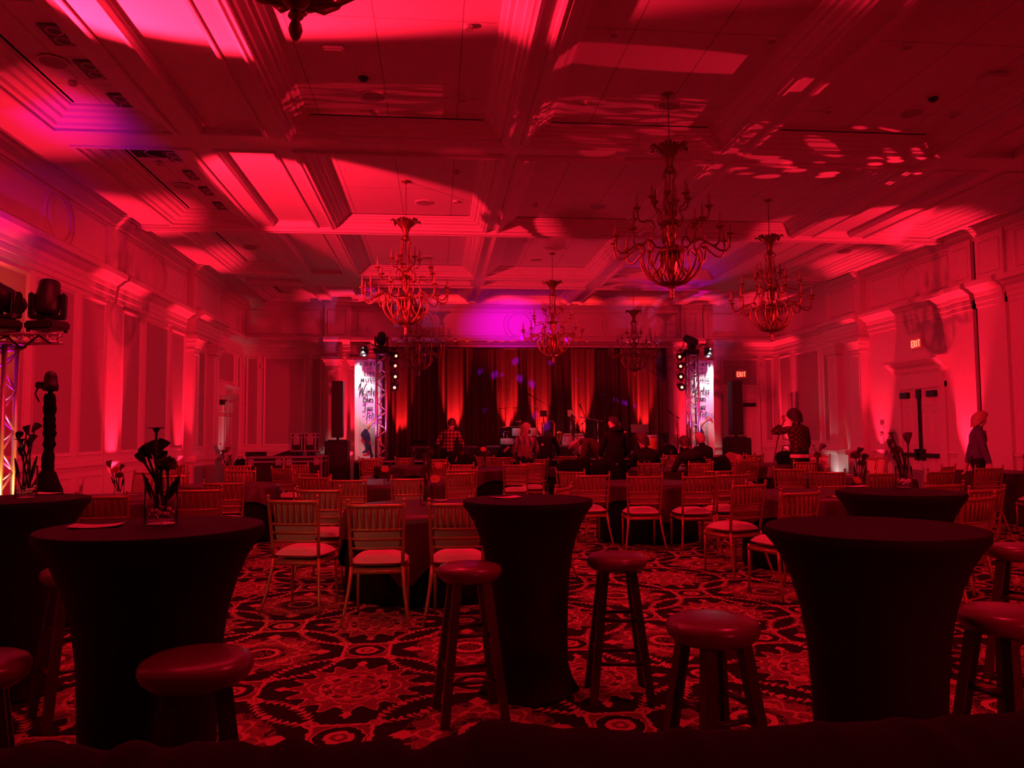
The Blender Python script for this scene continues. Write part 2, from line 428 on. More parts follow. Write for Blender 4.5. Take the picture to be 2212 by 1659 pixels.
# ------------------------------------------------------------------ carpet
def carpet():
    mt = bpy.data.materials.new('patterned_ballroom_carpet'); mt.use_nodes = True
    nt = mt.node_tree; X.nt = nt; bs = nt.nodes['Principled BSDF']
    bs.inputs['Roughness'].default_value = 0.95; bs.inputs['Specular IOR Level'].default_value = 0.1
    tc = nt.nodes.new('ShaderNodeTexCoord'); sp = nt.nodes.new('ShaderNodeSeparateXYZ')
    nt.links.new(tc.outputs['Object'], sp.inputs[0])
    nz = nt.nodes.new('ShaderNodeTexNoise'); nz.inputs['Scale'].default_value = 26; nz.inputs['Detail'].default_value = 1
    nt.links.new(tc.outputs['Object'], nz.inputs['Vector'])
    wob = (X(nz.outputs['Fac'])-0.5)*0.05
    u = (X(sp.outputs[0])+0.46)/0.675 + wob; v = (X(sp.outputs[1])-4.51)/0.735 + wob
    a = u.wrap(-1.0, 1.0); b = v.wrap(-1.0, 1.0); a1 = (u+1.0).wrap(-1.0, 1.0); b1 = (v+1.0).wrap(-1.0, 1.0)
    aa, bb = a.abs(), b.abs()
    r = hyp(a, b); th = atan2(b, a); r1 = hyp(a1, b1); th1 = atan2(b1, a1)
    # garlands of arrow leaves either side of a black lens
    s = (aa+bb)*0.7071 - 0.7071; t = (aa-bb)*0.7071
    arc = 0.125 - t*t*0.9
    saw = (t.abs()*17.0).fract()
    inlens = t.abs() < 0.37
    chain = ((s.abs()-arc).abs() < (0.060*(1.0-saw)-0.008))*inlens
    lens = (s.abs() < (arc-0.05))*inlens
    # eight point star medallion
    R8 = 0.43 + (th*8.0).cos().abs().pw(3.0)*0.13
    star = r < R8
    starline = anyof(band(r, R8, 0.014), band(r, 0.285, 0.012), band(r, 0.20, 0.008), band(r, (th*2.0).cos().abs()*0.13+0.02, 0.016),
                     band(r, 0.245, 0.02)*((th*10.0).sin() > 0.25), band(r, 0.335+(th*4.0).cos()*0.05, 0.010))
    starin = (r < 0.27)*(r > 0.215)
    tip = ((aa-0.0).abs()*1.5+(bb-0.60).abs() < 0.075).max((bb-0.0).abs()*1.5+(aa-0.60).abs() < 0.075)
    # ring flower medallion
    ring = anyof(band(r1, 0.145, 0.026), band(r1, 0.30+(th1*6.0).sin().abs()*0.07, 0.018), band(r1, 0.40+(th1*8.0).cos()*0.07, 0.013))
    ringmid = (r1 < (0.45+(th1*8.0).cos().abs()*0.09))*(r1 > 0.24)
    ax1, by1 = a1.abs(), b1.abs()
    tip1 = (ax1*1.2+(by1-0.56).abs() < 0.10).max(by1*1.2+(ax1-0.56).abs() < 0.10)
    # framed squares between them
    d1 = aa.max((bb-1.0).abs()); d2 = bb.max((aa-1.0).abs()); d = d1.min(d2)
    e1 = hyp(aa, (bb-1.0).abs()); e2 = hyp(bb, (aa-1.0).abs()); e = e1.min(e2)
    sq = d < 0.235
    sqline = anyof(band(d, 0.225, 0.022), band(e, 0.185, 0.007), band(e, 0.085, 0.022), e < 0.03)*sq
    sqdark = (e < 0.18)*(e > 0.11)
    corner = hyp((aa.min((aa-1.0).abs())-0.235), (bb.min((bb-1.0).abs())-0.235))
    curl = anyof(band(corner, 0.045, 0.014), corner < 0.018)
    # small scrolls filling the medallions
    vo = nt.nodes.new('ShaderNodeTexVoronoi'); vo.feature = 'DISTANCE_TO_EDGE'; vo.inputs['Scale'].default_value = 17
    nt.links.new(tc.outputs['Object'], vo.inputs['Vector'])
    scroll = band(X(vo.outputs['Distance']), 0.10, 0.035)
    field = star.max(r1 < 0.56)*(1.0-lens)
    mid = anyof(star*(1.0-starin), ringmid, sq*(1.0-sqdark))
    hi = anyof(chain, starline*(r < 0.6), tip, ring, tip1, sqline, curl)
    soft = scroll*field
    val = (mid*0.30).max(soft*0.55).max(hi*1.0)*(1.0-lens*0.97)
    n2 = nt.nodes.new('ShaderNodeTexNoise'); n2.inputs['Scale'].default_value = 240; n2.inputs['Detail'].default_value = 1
    nt.links.new(tc.outputs['Object'], n2.inputs['Vector'])
    val = val*(X(n2.outputs['Fac'])*0.7+0.65)
    mx = nt.nodes.new('ShaderNodeMix'); mx.data_type = 'RGBA'
    mx.inputs[6].default_value = (0.018, 0.010, 0.010, 1); mx.inputs[7].default_value = (0.50, 0.27, 0.17, 1)
    nt.links.new(val.v, mx.inputs[0]); nt.links.new(mx.outputs[2], bs.inputs['Base Color'])
    return mt
M['carpet'] = carpet()
fb = MB(); fb.box(XL-0.2, XR+0.2, YF-0.2, YB+0.2, -0.1, 0.0)
struct('floor', fb, M['carpet'])

# ------------------------------------------------------------------ wall building in wall coordinates (s along, z up, n out of the wall)
WALLS = {'left': lambda s, z, n: (XL+n, s, z), 'right': lambda s, z, n: (XR-n, s, z), 'back': lambda s, z, n: (s, YB-n, z),
         'rear': lambda s, z, n: (s, YF+n, z)}
def wbox(mb, T, s0, s1, z0, z1, n0, n1, mi=0):
    vs = [T(s, z, n) for s in (s0, s1) for n in (n0, n1) for z in (z0, z1)]
    mb.add(vs, [(0, 1, 3, 2), (4, 6, 7, 5), (0, 4, 5, 1), (2, 3, 7, 6), (0, 2, 6, 4), (1, 5, 7, 3)], mi)
def wprof(mb, T, s0, s1, prof, mi=0):
    """a moulding with closed section prof [(n, z)] run from s0 to s1"""
    n = len(prof)
    vs = [T(s0, z, q) for (q, z) in prof]+[T(s1, z, q) for (q, z) in prof]
    mb.add(vs, [tuple(range(n)), tuple(range(2*n-1, n-1, -1))]+[(i, (i+1) % n, n+(i+1) % n, n+i) for i in range(n)], mi)
def wframe(mb, T, s0, s1, z0, z1, w=0.055, h=0.028, n0=0.0, mi=0, fill=None):
    """a picture-frame moulding: sloped section mitred round a rectangle"""
    loops = []
    for (ins, nn) in ((0, n0), (0.008, n0+h), (w*0.45, n0+h*0.8), (w*0.6, n0+h*0.35), (w, n0+h*0.25), (w, n0)):
        loops.append([T(s0+ins, z0+ins, nn), T(s1-ins, z0+ins, nn), T(s1-ins, z1-ins, nn), T(s0+ins, z1-ins, nn)])
    vs = [p for l in loops for p in l]; fs = []
    for i in range(len(loops)-1):
        for k in range(4): fs.append((i*4+k, i*4+(k+1) % 4, (i+1)*4+(k+1) % 4, (i+1)*4+k))
    mb.add(vs, fs, mi)
    if fill is not None: wbox(mb, T, s0+w*0.8, s1-w*0.8, z0+w*0.8, z1-w*0.8, n0-0.002, n0+0.004, fill)
def wring(mb, T, s, z, r, w=0.05, h=0.03, n=32, mi=0, a0=0.0, a1=2*PI):
    full = abs(a1-a0-2*PI) < 1e-6; k = n if full else n+1
    prof = [(0, 0.0), (0.006, h), (w*0.5, h*0.9), (w, 0.0)]
    vs = [T(s+(r+q)*math.cos(a0+(a1-a0)*i/n), z+(r+q)*math.sin(a0+(a1-a0)*i/n), hh) for i in range(k) for (q, hh) in prof]
    fs = []
    for i in range(n if full else n):
        j = (i+1) % k
        for p in range(3): fs.append((i*4+p, i*4+p+1, j*4+p+1, j*4+p))
    mb.add(vs, fs, mi)
CORNICE = lambda p: [(0, 3.74), (p+0.03, 3.74), (p+0.05, 3.78), (p+0.06, 3.84), (p+0.12, 3.88), (p+0.16, 3.92), (p+0.22, 3.94), (p+0.23, 4.01), (p+0.20, 4.04), (0, 4.06)]
FASCIA = lambda p: [(0, 3.58), (p+0.025, 3.58), (p+0.025, 3.66), (p+0.04, 3.67), (p+0.04, 3.74), (0, 3.74)]
RAIL = lambda p: [(0, 0.93), (p+0.02, 0.93), (p+0.03, 0.97), (p+0.055, 0.985), (p+0.055, 1.02), (p+0.03, 1.04), (0, 1.045)]
BASE = lambda p: [(0, 0.0), (p+0.03, 0.0), (p+0.03, 0.16), (p+0.018, 0.19), (0, 0.20)]
CROWN = lambda p: [(0, 4.80), (p+0.02, 4.80), (p+0.03, 4.85), (p+0.11, 4.92), (p+0.13, 4.965), (p+0.17, 4.97), (p+0.17, 5.0), (0, 5.0)]
def bay(mb, T, s0, s1, panels, frieze=None, circ=None):
    for (a, b) in panels:
        wframe(mb, T, a, b, 1.14, 3.52, fill=1)
        wframe(mb, T, a, b, 0.30, 0.84, w=0.04, h=0.02)
    if frieze:
        wframe(mb, T, frieze[0], frieze[1], 4.13, 4.76, w=0.04, h=0.03)
    if circ is not None:
        wring(mb, T, circ, 4.43, 0.30, 0.045, 0.035); wring(mb, T, circ, 4.43, 0.41, 0.04, 0.03)
def pilaster(mb, T, s0, s1, p=0.16, top=3.22, cap=True):
    wbox(mb, T, s0, s1, 1.0, top, 0, p)
    wframe(mb, T, s0+0.05, s1-0.05, 1.25, top-0.08, w=0.03, h=0.012, n0=p)
    if cap:
        wprof(mb, T, s0-0.12, s1+0.12, [(0, 3.42), (p+0.12, 3.42), (p+0.12, 3.50), (0, 3.50)])
        wprof(mb, T, s0-0.08, s1+0.08, [(0, 3.34), (p+0.06, 3.34), (p+0.09, 3.42), (0, 3.42)])
        wprof(mb, T, s0-0.03, s1+0.03, [(0, 3.25), (p+0.03, 3.25), (p+0.06, 3.34), (0, 3.34)])
        wprof(mb, T, s0-0.02, s1+0.02, [(0, top-0.02), (p+0.02, top-0.02), (p+0.02, top+0.02), (0, top+0.02)])
    wbox(mb, T, s0-0.08, s1+0.08, 0.0, 0.88, 0, p+0.08)
    wprof(mb, T, s0-0.12, s1+0.12, [(0, 0.88), (p+0.10, 0.88), (p+0.13, 0.93), (p+0.13, 0.98), (p+0.06, 1.0), (0, 1.0)])
    wprof(mb, T, s0-0.05, s1+0.05, [(0, 1.0), (p+0.05, 1.0), (p+0.03, 1.08), (p+0.01, 1.12), (0, 1.12)])
    wprof(mb, T, s0-0.10, s1+0.10, [(0, 0), (p+0.11, 0), (p+0.11, 0.15), (p+0.08, 0.18), (0, 0.18)])

# left wall
T = WALLS['left']; mb = MB()
mb.box(XL-0.2, XL, YF-0.2, YB+0.2, 0, 5.3)
bay(mb, T, 0, 0, [(9.42, 10.25), (10.41, 11.55), (11.73, 12.56)], (9.45, 12.55), 11.0)
bay(mb, T, 0, 0, [(13.22, 14.02), (14.22, 15.39), (15.56, 16.36)], (13.22, 16.36), 14.78)
bay(mb, T, 0, 0, [(5.55, 6.4), (6.6, 7.75), (7.9, 8.75)], (5.55, 8.75), 7.15)
wframe(mb, T, 18.78, 20.30, 2.72, 3.52, fill=1)
wframe(mb, T, 20.58, 20.92, 1.14, 3.52, fill=1)
wframe(mb, T, 17.02, 17.82, 1.14, 3.30, fill=1)
pilaster(mb, T, 16.47, 16.88); pilaster(mb, T, 17.95, 18.36)
wbox(mb, T, 16.44, 18.39, 3.50, 3.73, 0, 0.16); wbox(mb, T, 16.42, 18.41, 4.04, 4.82, 0, 0.15)
wframe(mb, T, 16.6, 18.2, 4.13, 4.76, w=0.04, h=0.03, n0=0.15)
wframe(mb, T, 18.6, 20.8, 4.13, 4.76, w=0.04, h=0.03)
wprof(mb, T, 12.62, 13.12, [(0, 0.21), (0.012, 0.21), (0.012, 3.57), (0, 3.57)])
struct('wall_left', mb, [M['paint'], M['panel']])
mb = MB()
for (a, b, p) in ((YF, 12.83, 0.0), (12.93, 16.42, 0.0), (16.42, 18.41, 0.17), (18.41, YB, 0.0)):
    for f in (CORNICE, FASCIA): wprof(mb, T, a, b, f(p))
struct('trim_1', mb, M['paint'])
mb = MB()
for (a, b, p) in ((YF, 16.40, 0.0), (16.40, 18.43, 0.15), (18.43, YB, 0.0)): wprof(mb, T, a, b, CROWN(p))
for (a, b) in ((YF, 16.36), (18.45, 18.62), (20.62, YB)): wprof(mb, T, a, b, RAIL(0))
struct('trim_2', mb, M['paint'])
mb = MB()
for (a, b) in ((YF, 16.36), (18.45, 18.62), (20.62, YB)): wprof(mb, T, a, b, BASE(0))
struct('baseboard_left', mb, M['paint'])

# right wall
T = WALLS['right']; mb = MB()
mb.box(XR, XR+0.2, YF-0.2, YB+0.2, 0, 5.3)
bay(mb, T, 0, 0, [(5.55, 6.4), (6.6, 7.75), (7.9, 8.75)], (5.55, 8.75), 7.15)
bay(mb, T, 0, 0, [(9.4, 10.3), (10.45, 11.65)], (9.4, 11.75), 10.55)
wframe(mb, T, 13.42, 16.0, 4.13, 4.76, w=0.04, h=0.03)
wring(mb, T, 14.55, 4.43, 0.30, 0.045, 0.035); wring(mb, T, 14.55, 4.43, 0.41, 0.04, 0.03)
wbox(mb, T, 12.74, 13.30, 0, 3.74, 0, 0.07); wbox(mb, T, 11.95, 12.62, 0, 3.74, 0, 0.07)
wbox(mb, T, 12.74, 13.30, 4.05, 4.85, 0, 0.07); wbox(mb, T, 11.95, 12.62, 4.05, 4.85, 0, 0.07)
wframe(mb, T, 12.80, 13.22, 4.16, 4.74, w=0.035, h=0.02, n0=0.07); wframe(mb, T, 12.02, 12.54, 4.16, 4.74, w=0.035, h=0.02, n0=0.07)
wbox(mb, T, 12.62, 12.74, 0, 4.9, 0.0, 0.004, 2)
pilaster(mb, T, 16.28, 16.72); pilaster(mb, T, 17.32, 17.74)
wbox(mb, T, 16.24, 17.78, 3.50, 3.73, 0, 0.16); wbox(mb, T, 16.22, 17.80, 4.04, 4.82, 0, 0.15)
wframe(mb, T, 16.4, 17.6, 4.13, 4.76, w=0.04, h=0.03, n0=0.15)
wframe(mb, T, 18.0, 20.8, 4.13, 4.76, w=0.04, h=0.03)
for (a, b) in ((17.98, 18.26), (18.46, 19.72), (19.98, 20.70)):
    wframe(mb, T, a, b, 1.14, 3.52, fill=1)
# crosshead over the double door
wbox(mb, T, 13.62, 13.80, 0, 2.36, 0, 0.05); wbox(mb, T, 15.02, 15.20, 0, 2.36, 0, 0.05); wbox(mb, T, 13.62, 15.20, 2.26, 2.42, 0, 0.055)
wbox(mb, T, 13.66, 15.16, 2.42, 2.62, 0, 0.04)
wprof(mb, T, 13.55, 15.27, [(0, 2.62), (0.08, 2.62), (0.10, 2.68), (0.18, 2.74), (0.22, 2.80), (0.24, 2.80), (0.24, 2.85), (0, 2.87)])
wprof(mb, T, 13.60, 15.22, [(0, 2.56), (0.06, 2.56), (0.08, 2.62), (0, 2.62)])
for k in range(24): wbox(mb, T, 13.66+k*0.062, 13.69+k*0.062, 2.585, 2.615, 0.07, 0.10)
struct('wall_right', mb, [M['paint'], M['panel'], M['slot']])
mb = MB()
for (a, b, p) in ((YF, 11.95, 0.0), (11.95, 12.62, 0.07), (12.74, 13.30, 0.07), (13.30, 16.22, 0.0), (16.22, 17.80, 0.17), (17.80, YB, 0.0)):
    for f in (CORNICE, FASCIA): wprof(mb, T, a, b, f(p))
struct('trim_3', mb, M['paint'])
mb = MB()
for (a, b, p) in ((YF, 16.20, 0.0), (16.20, 17.82, 0.15), (17.82, YB, 0.0)): wprof(mb, T, a, b, CROWN(p))
for (a, b) in ((YF, 11.93), (13.32, 13.60), (15.22, 16.16), (17.86, YB)): wprof(mb, T, a, b, RAIL(0))
struct('trim_4', mb, M['paint'])
mb = MB()
for (a, b, p) in ((YF, 11.95, 0), (11.95, 12.62, 0.07), (12.74, 13.30, 0.07), (13.30, 13.62, 0), (15.2, 16.16, 0), (17.86, YB, 0)): wprof(mb, T, a, b, BASE(p))
struct('baseboard_right', mb, M['paint'])

# back wall behind the stage
T = WALLS['back']; mb = MB()
mb.box(XL-0.2, XR+0.2, YB, YB+0.2, 0, 5.3)
for (a, b) in ((-5.05, -4.74), (-4.60, -3.50), (-3.38, -3.07), (9.26, 9.53)):
    wframe(mb, T, a, b, 1.14, 3.52, fill=1)
wframe(mb, T, -5.05, -3.10, 4.13, 4.78, w=0.04, h=0.03)
wframe(mb, T, 7.63, 9.5, 4.13, 4.78, w=0.04, h=0.03)
for (a, b) in ((-2.92, -2.42), (6.95, 7.38)): wframe(mb, T, a, b, 4.13, 4.78, w=0.04, h=0.03, n0=0.1)
wframe(mb, T, -2.15, 6.75, 4.10, 4.78, w=0.04, h=0.03)
for c in (-0.45, 2.27, 5.0): wring(mb, T, c, 4.43, 0.30, 0.045, 0.035); wring(mb, T, c, 4.43, 0.41, 0.04, 0.03)
wframe(mb, T, 8.01, 9.09, 2.70, 3.50, fill=1)
pilaster(mb, T, -2.93, -2.62, 0.22); pilaster(mb, T, -2.30, -1.98, 0.10)
pilaster(mb, T, 6.24, 6.52, 0.10); pilaster(mb, T, 7.05, 7.36, 0.22)
for (a, b) in ((-3.0, -2.3), (6.85, 7.45)):
    wbox(mb, T, a+0.02, b-0.02, 3.50, 3.73, 0, 0.19); wbox(mb, T, a, b, 4.04, 4.82, 0, 0.1)
# casing of the door in the right-hand corner
wbox(mb, T, 8.02, 8.14, 0, 2.50, 0, 0.05); wbox(mb, T, 8.98, 9.10, 0, 2.50, 0, 0.05); wbox(mb, T, 8.02, 9.10, 2.32, 2.50, 0, 0.055)
struct('wall_back', mb, [M['paint'], M['panel']])
mb = MB()
for (a, b, p) in ((XL, -3.0, 0.0), (-3.0, -2.3, 0.2), (-2.3, 6.85, 0.04), (6.85, 7.45, 0.2), (7.45, XR, 0.0)):
    for f in (CORNICE, FASCIA): wprof(mb, T, a, b, f(p))
struct('trim_5', mb, M['paint'])
mb = MB()
for (a, b, p) in ((XL, -3.0, 0.0), (-3.0, -2.3, 0.1), (-2.3, 6.85, 0.0), (6.85, 7.45, 0.1), (7.45, XR, 0.0)): wprof(mb, T, a, b, CROWN(p))
for (a, b) in ((XL, -3.05), (7.5, 8.0), (9.12, XR)): wprof(mb, T, a, b, RAIL(0))
struct('trim_6', mb, M['paint'])
mb = MB()
for (a, b) in ((XL, -3.05), (7.5, 8.0), (9.12, XR)): wprof(mb, T, a, b, BASE(0))
struct('baseboard_back', mb, M['paint'])
# wall behind the photographer
mb = MB(); mb.box(XL-0.2, XR+0.2, YF-0.2, YF, 0, 5.3)
struct('wall_rear', mb, M['paint'])

# ------------------------------------------------------------------ ceiling: one soffit with coffers and shallow pans
XC = [(-4.44, -3.10), (-1.72, 0.80), (1.13, 3.57), (4.00, 6.42), (7.90, 9.13)]
XP = [(-2.76, -2.07), (6.92, 7.55)]
YR = [(-2.6, 1.05), (1.60, 5.15), (5.70, 9.22), (9.76, 13.28), (13.66, 17.20), (18.62, 20.76)]
holes = []
for (y0, y1) in YR:
    for i, (x0, x1) in enumerate(XC): holes.append((x0, x1, y0, y1, 'side' if i in (0, 4) else 'coffer'))
    for (x0, x1) in XP: holes.append((x0, x1, y0+0.02, y1-0.02, 'pan'))
for (x0, x1) in XC: holes.append((x0, x1, 17.62, 18.28, 'pan'))
mb = MB()
xs = sorted({XL-0.1, XR+0.1} | {h[0] for h in holes} | {h[1] for h in holes})
ys = sorted({YF-0.1, YB+0.1} | {h[2] for h in holes} | {h[3] for h in holes})
for i in range(len(xs)-1):
    for j in range(len(ys)-1):
        cx, cy = (xs[i]+xs[i+1])/2, (ys[j]+ys[j+1])/2
        if any(h[0] < cx < h[1] and h[2] < cy < h[3] for h in holes): continue
        mb.add([(xs[i], ys[j], ZC), (xs[i+1], ys[j], ZC), (xs[i+1], ys[j+1], ZC), (xs[i], ys[j+1], ZC)], [(0, 1, 2, 3)])
PROF = {'coffer': ([(-0.09, 0.0), (-0.09, -0.035), (-0.055, -0.045), (-0.03, -0.03), (0.0, -0.03), (0, 0.015), (0.035, 0.02), (0.05, 0.05), (0.11, 0.075), (0.125, 0.10), (0.165, 0.105), (0.175, 0.13), (0.215, 0.145), (0.225, 0.165), (0.25, 0.165)], 0.25, 0.165),
        'side': ([(-0.05, 0.0), (-0.05, -0.025), (-0.02, -0.03), (0, -0.02), (0, 0.015), (0.05, 0.025), (0.07, 0.06), (0.16, 0.07), (0.18, 0.10), (0.25, 0.11), (0.27, 0.14), (0.33, 0.15), (0.34, 0.175), (0.36, 0.175)], 0.36, 0.175),
        'pan': ([(-0.05, 0.0), (-0.045, -0.02), (-0.01, -0.02), (0.0, 0.0), (0.0, 0.06), (0.02, 0.065), (0.03, 0.08), (0.05, 0.08)], 0.05, 0.08)}
for (x0, x1, y0, y1, kd) in holes:
    prof, ins, zp = PROF[kd]
    def loop(q, dz): return [(x0+q, y0+q, ZC+dz), (x1-q, y0+q, ZC+dz), (x1-q, y1-q, ZC+dz), (x0+q, y1-q, ZC+dz)]
    vs = [p for (q, dz) in prof for p in loop(q, dz)]
    mb.add(vs, [(i*4+k, i*4+(k+1) % 4, i*4+4+(k+1) % 4, i*4+4+k) for i in range(len(prof)-1) for k in range(4)])
    if kd == 'pan':
        mb.add(loop(ins, zp), [(0, 1, 2, 3)])
    else:
        g = 0.03
        ax0, ax1, ay0, ay1, z0 = x0+ins, x1-ins, y0+ins, y1-ins, ZC+zp      # board, with an air slot along one side
        if kd == 'side': px0, py1, sl = ax0+g, ay1, (ax0, ax0+g, ay0, ay1)
        else: px0, py1, sl = ax0, ay1-g, (ax0, ax1, ay1-g, ay1)
        mb.add([(px0, ay0, z0), (ax1, ay0, z0), (ax1, py1, z0), (px0, py1, z0)], [(0, 1, 2, 3)], 1)
        a_, b_, c_, d_ = sl
        vs = [(a_, c_, z0), (b_, c_, z0), (b_, d_, z0), (a_, d_, z0)]; vs += [(p[0], p[1], z0+0.09) for p in vs]
        mb.add(vs, [(0, 1, 5, 4), (1, 2, 6, 5), (2, 3, 7, 6), (3, 0, 4, 7), (4, 5, 6, 7)], 2)
struct('ceiling', mb, [M['white'], M['board'], M['slot']])
# track of the folding partition across the hall
mb = MB()
mb.box(XL+0.15, XR-0.15, 13.36, 13.42, 4.93, 5.0); mb.box(XL+0.15, XR-0.15, 13.47, 13.53, 4.93, 5.0)
mb.box(XL+0.15, XR-0.15, 13.33, 13.56, 4.965, 5.0)
struct('trim_7', mb, M['white'])

# ------------------------------------------------------------------ doors
def six_panel(mb, T, s0, s1, z1, n):
    w = s1-s0; m_ = w*0.13; c = (s0+s1)/2; g = w*0.05
    for (a, b) in ((s0+m_, c-g), (c+g, s1-m_)):
        for (p, q) in ((0.22, z1*0.44), (z1*0.50, z1*0.80), (z1*0.85, z1*0.95)): wframe(mb, T, a, b, p, q, w=0.04, h=0.012, n0=n)
def handle_set(parent, T, s, z, n):
    pass
T = WALLS['right']
d = thing('door_1', 'white six-panel double door with black closers and push bar, right wall', 'door', T(14.41, 0, 0)); d['kind'] = 'structure'
off = Vector(T(14.41, 0, 0))
def wpart(name, mb, mats, parent, base):
    o = mb.build(name, mats, parent); o.data.transform(Matrix.Translation(-Vector(base))); return o
for (a, b) in ((13.81, 14.40), (14.42, 15.01)):
    mb = MB(); wbox(mb, T, a, b, 0.01, 2.25, 0.0, 0.03); six_panel(mb, T, a, b, 2.25, 0.03); wpart('door_leaf', mb, M['door'], d, off)
mb = MB(); wbox(mb, T, 14.368, 14.390, 0.9, 2.22, 0.031, 0.06); wbox(mb, T, 14.430, 14.452, 0.9, 2.22, 0.031, 0.06)
wbox(mb, T, 14.35, 14.47, 2.06, 2.24, 0.031, 0.08); wpart('vertical_rod', mb, M['black'], d, off)
for (a, b) in ((13.86, 14.36), (14.46, 14.96)):
    mb = MB(); wbox(mb, T, a, b, 0.90, 0.98, 0.05, 0.12); wbox(mb, T, a+0.42 if a < 14 else a, (a+0.5) if a < 14 else a+0.08, 0.84, 1.06, 0.031, 0.11); wpart('push_bar', mb, M['black'], d, off)
for (a, b) in ((13.86, 14.10), (14.72, 14.96)):
    mb = MB(); wbox(mb, T, a, b, 2.08, 2.2, 0.031, 0.11); wpart('door_closer', mb, M['black'], d, off)
T = WALLS['left']
d = thing('door_2', 'white door with closer, lit from below in the far left corner', 'door', T(19.6, 0, 0)); d['kind'] = 'structure'
off = Vector(T(19.6, 0, 0))
mb = MB(); wbox(mb, T, 18.80, 20.42, 0.01, 2.36, 0.0, 0.03); six_panel(mb, T, 18.80, 19.60, 2.36, 0.03); six_panel(mb, T, 19.62, 20.42, 2.36, 0.03); wpart('door_leaf', mb, M['door'], d, off)
mb = MB(); wbox(mb, T, 18.62, 18.80, 0, 2.40, 0, 0.06); wbox(mb, T, 20.42, 20.60, 0, 2.40, 0, 0.06); wbox(mb, T, 18.62, 20.60, 2.37, 2.60, 0, 0.065)
wprof(mb, T, 18.56, 20.66, [(0, 2.60), (0.09, 2.60), (0.11, 2.66), (0, 2.68)]); wpart('door_frame', mb, M['paint'], d, off)
mb = MB(); wbox(mb, T, 18.86, 19.12, 2.16, 2.28, 0.031, 0.11); wbox(mb, T, 19.12, 19.40, 2.27, 2.29, 0.06, 0.08); wpart('door_closer', mb, M['black'], d, off)
T = WALLS['back']
d = thing('door_3', 'white panelled door under the exit sign, right of the stage', 'door', T(8.56, 0, 0)); d['kind'] = 'structure'
off = Vector(T(8.56, 0, 0))
mb = MB(); wbox(mb, T, 8.14, 8.98, 0.01, 2.31, 0.0, 0.03); six_panel(mb, T, 8.14, 8.98, 2.31, 0.03); wpart('door_leaf', mb, M['door'], d, off)
mb = MB(); wbox(mb, T, 8.62, 8.94, 2.14, 2.24, 0.031, 0.14); wpart('door_closer', mb, M['black'], d, off)
# ------------------------------------------------------------------ high cocktail tables in stretch covers
def hightop(px, py, z, r, label, waist=0.60, rot=0.0):
    c = on_z(px, py, z)
    t = thing('cocktail_table', label, 'table', (c.x, c.y, 0), rot, 'black covered cocktail tables')
    mb = MB()
    prof = [(1.0, 0), (1.005, 0.012), (1.0, 0.03), (0.93, 0.06), (0.845, 0.11), (0.76, 0.18), (0.68, 0.28), (0.625, 0.41), (waist, 0.56), (waist*0.98, 0.72), (waist*0.99, 0.85), (waist*1.02, 0.93), (waist*1.10, 0.985)]
    rows = [(r*q, z-d*z) for (q, d) in prof]+[(r*waist*1.13, 0.004)]
    rows = rows[::-1]
    def foot(q, zz, a):
        k = max(0.0, 1-zz/0.16)
        return q*(1+k*0.16*max(0.0, math.cos(4*a))**3) if zz < 0.16 else q*(1+0.012*math.cos(4*a)*min(1, (z-zz)/z*2))
    mb.lathe(rows, 64, rf=foot, capt=False)
    mb.build('stretch_cover', M['blackcloth'], t)
    mb = MB(); mb.lathe([(r*0.999, z-0.018), (r*0.997, z-0.004), (r*0.985, z+0.002)], 64)
    mb.build('tabletop', M['blackcloth'], t)
    return t, c
H1, C1 = hightop(332, 1138, 1.09, 0.385, 'black covered cocktail table at the left front, with large flower vase and flyer')
H2, C2 = hightop(30, 1078, 1.07, 0.385, 'black covered cocktail table cut by the left edge of the photo')
H3, C3 = hightop(1140, 1079, 1.05, 0.362, 'black covered cocktail table in the middle, bare except a pink flyer')
H4, C4 = hightop(1884, 1139, 1.07, 0.375, 'empty black covered cocktail table, large at the right front')
H5, C5 = hightop(1943, 1062, 1.05, 0.362, 'black covered cocktail table behind the empty right one, with vase and flyer')

# ------------------------------------------------------------------ bar stools
def make_stool(label):
    t = thing('bar_stool', label, 'stool', (0, 0, 0), 0, 'round wooden bar stools')
    mb = MB(); h = 0.745
    mb.lathe([(0.10, h-0.075), (0.135, h-0.07), (0.158, h-0.05), (0.166, h-0.03), (0.166, h-0.016), (0.158, h-0.002), (0.14, h+0.008), (0.09, h+0.014), (0.03, h+0.016)], 40)
    mb.build('seat', M['leather'], t)
    tops, feet = [], []
    for k in range(4):
        a = PI/4+k*PI/2
        p0 = Vector((0.105*math.cos(a), 0.105*math.sin(a), h-0.07)); p1 = Vector((0.215*math.cos(a), 0.215*math.sin(a), 0.0))
        tops.append(p0); feet.append(p1)
        mb = MB(); w0, w1 = 0.021, 0.021
        u = Vector((-math.sin(a+PI/4), math.cos(a+PI/4), 0)); v = Vector((math.cos(a+PI/4), math.sin(a+PI/4), 0))
        vs = [p+u*i*w+v*j*w for (p, w) in ((p1, w1), (p0, w0)) for (i, j) in ((-1, -1), (1, -1), (1, 1), (-1, 1))]
        mb.add(vs, [(3, 2, 1, 0), (4, 5, 6, 7)]+[(i, (i+1) % 4, 4+(i+1) % 4, 4+i) for i in range(4)])
        mb.build('leg', M['wood'], t)
    for (z0, ks) in ((0.20, (0, 2)), (0.25, (1, 3)), (0.42, (0, 2)), (0.46, (1, 3))):
        for k in ks:
            f0 = z0/(h-0.07)
            a_ = feet[k].lerp(tops[k], f0); b_ = feet[(k+1) % 4].lerp(tops[(k+1) % 4], f0)
            mb = MB(); mb.cyl(a_, b_, 0.0105, n=10); mb.build('stretcher', M['wood'], t)
    return t
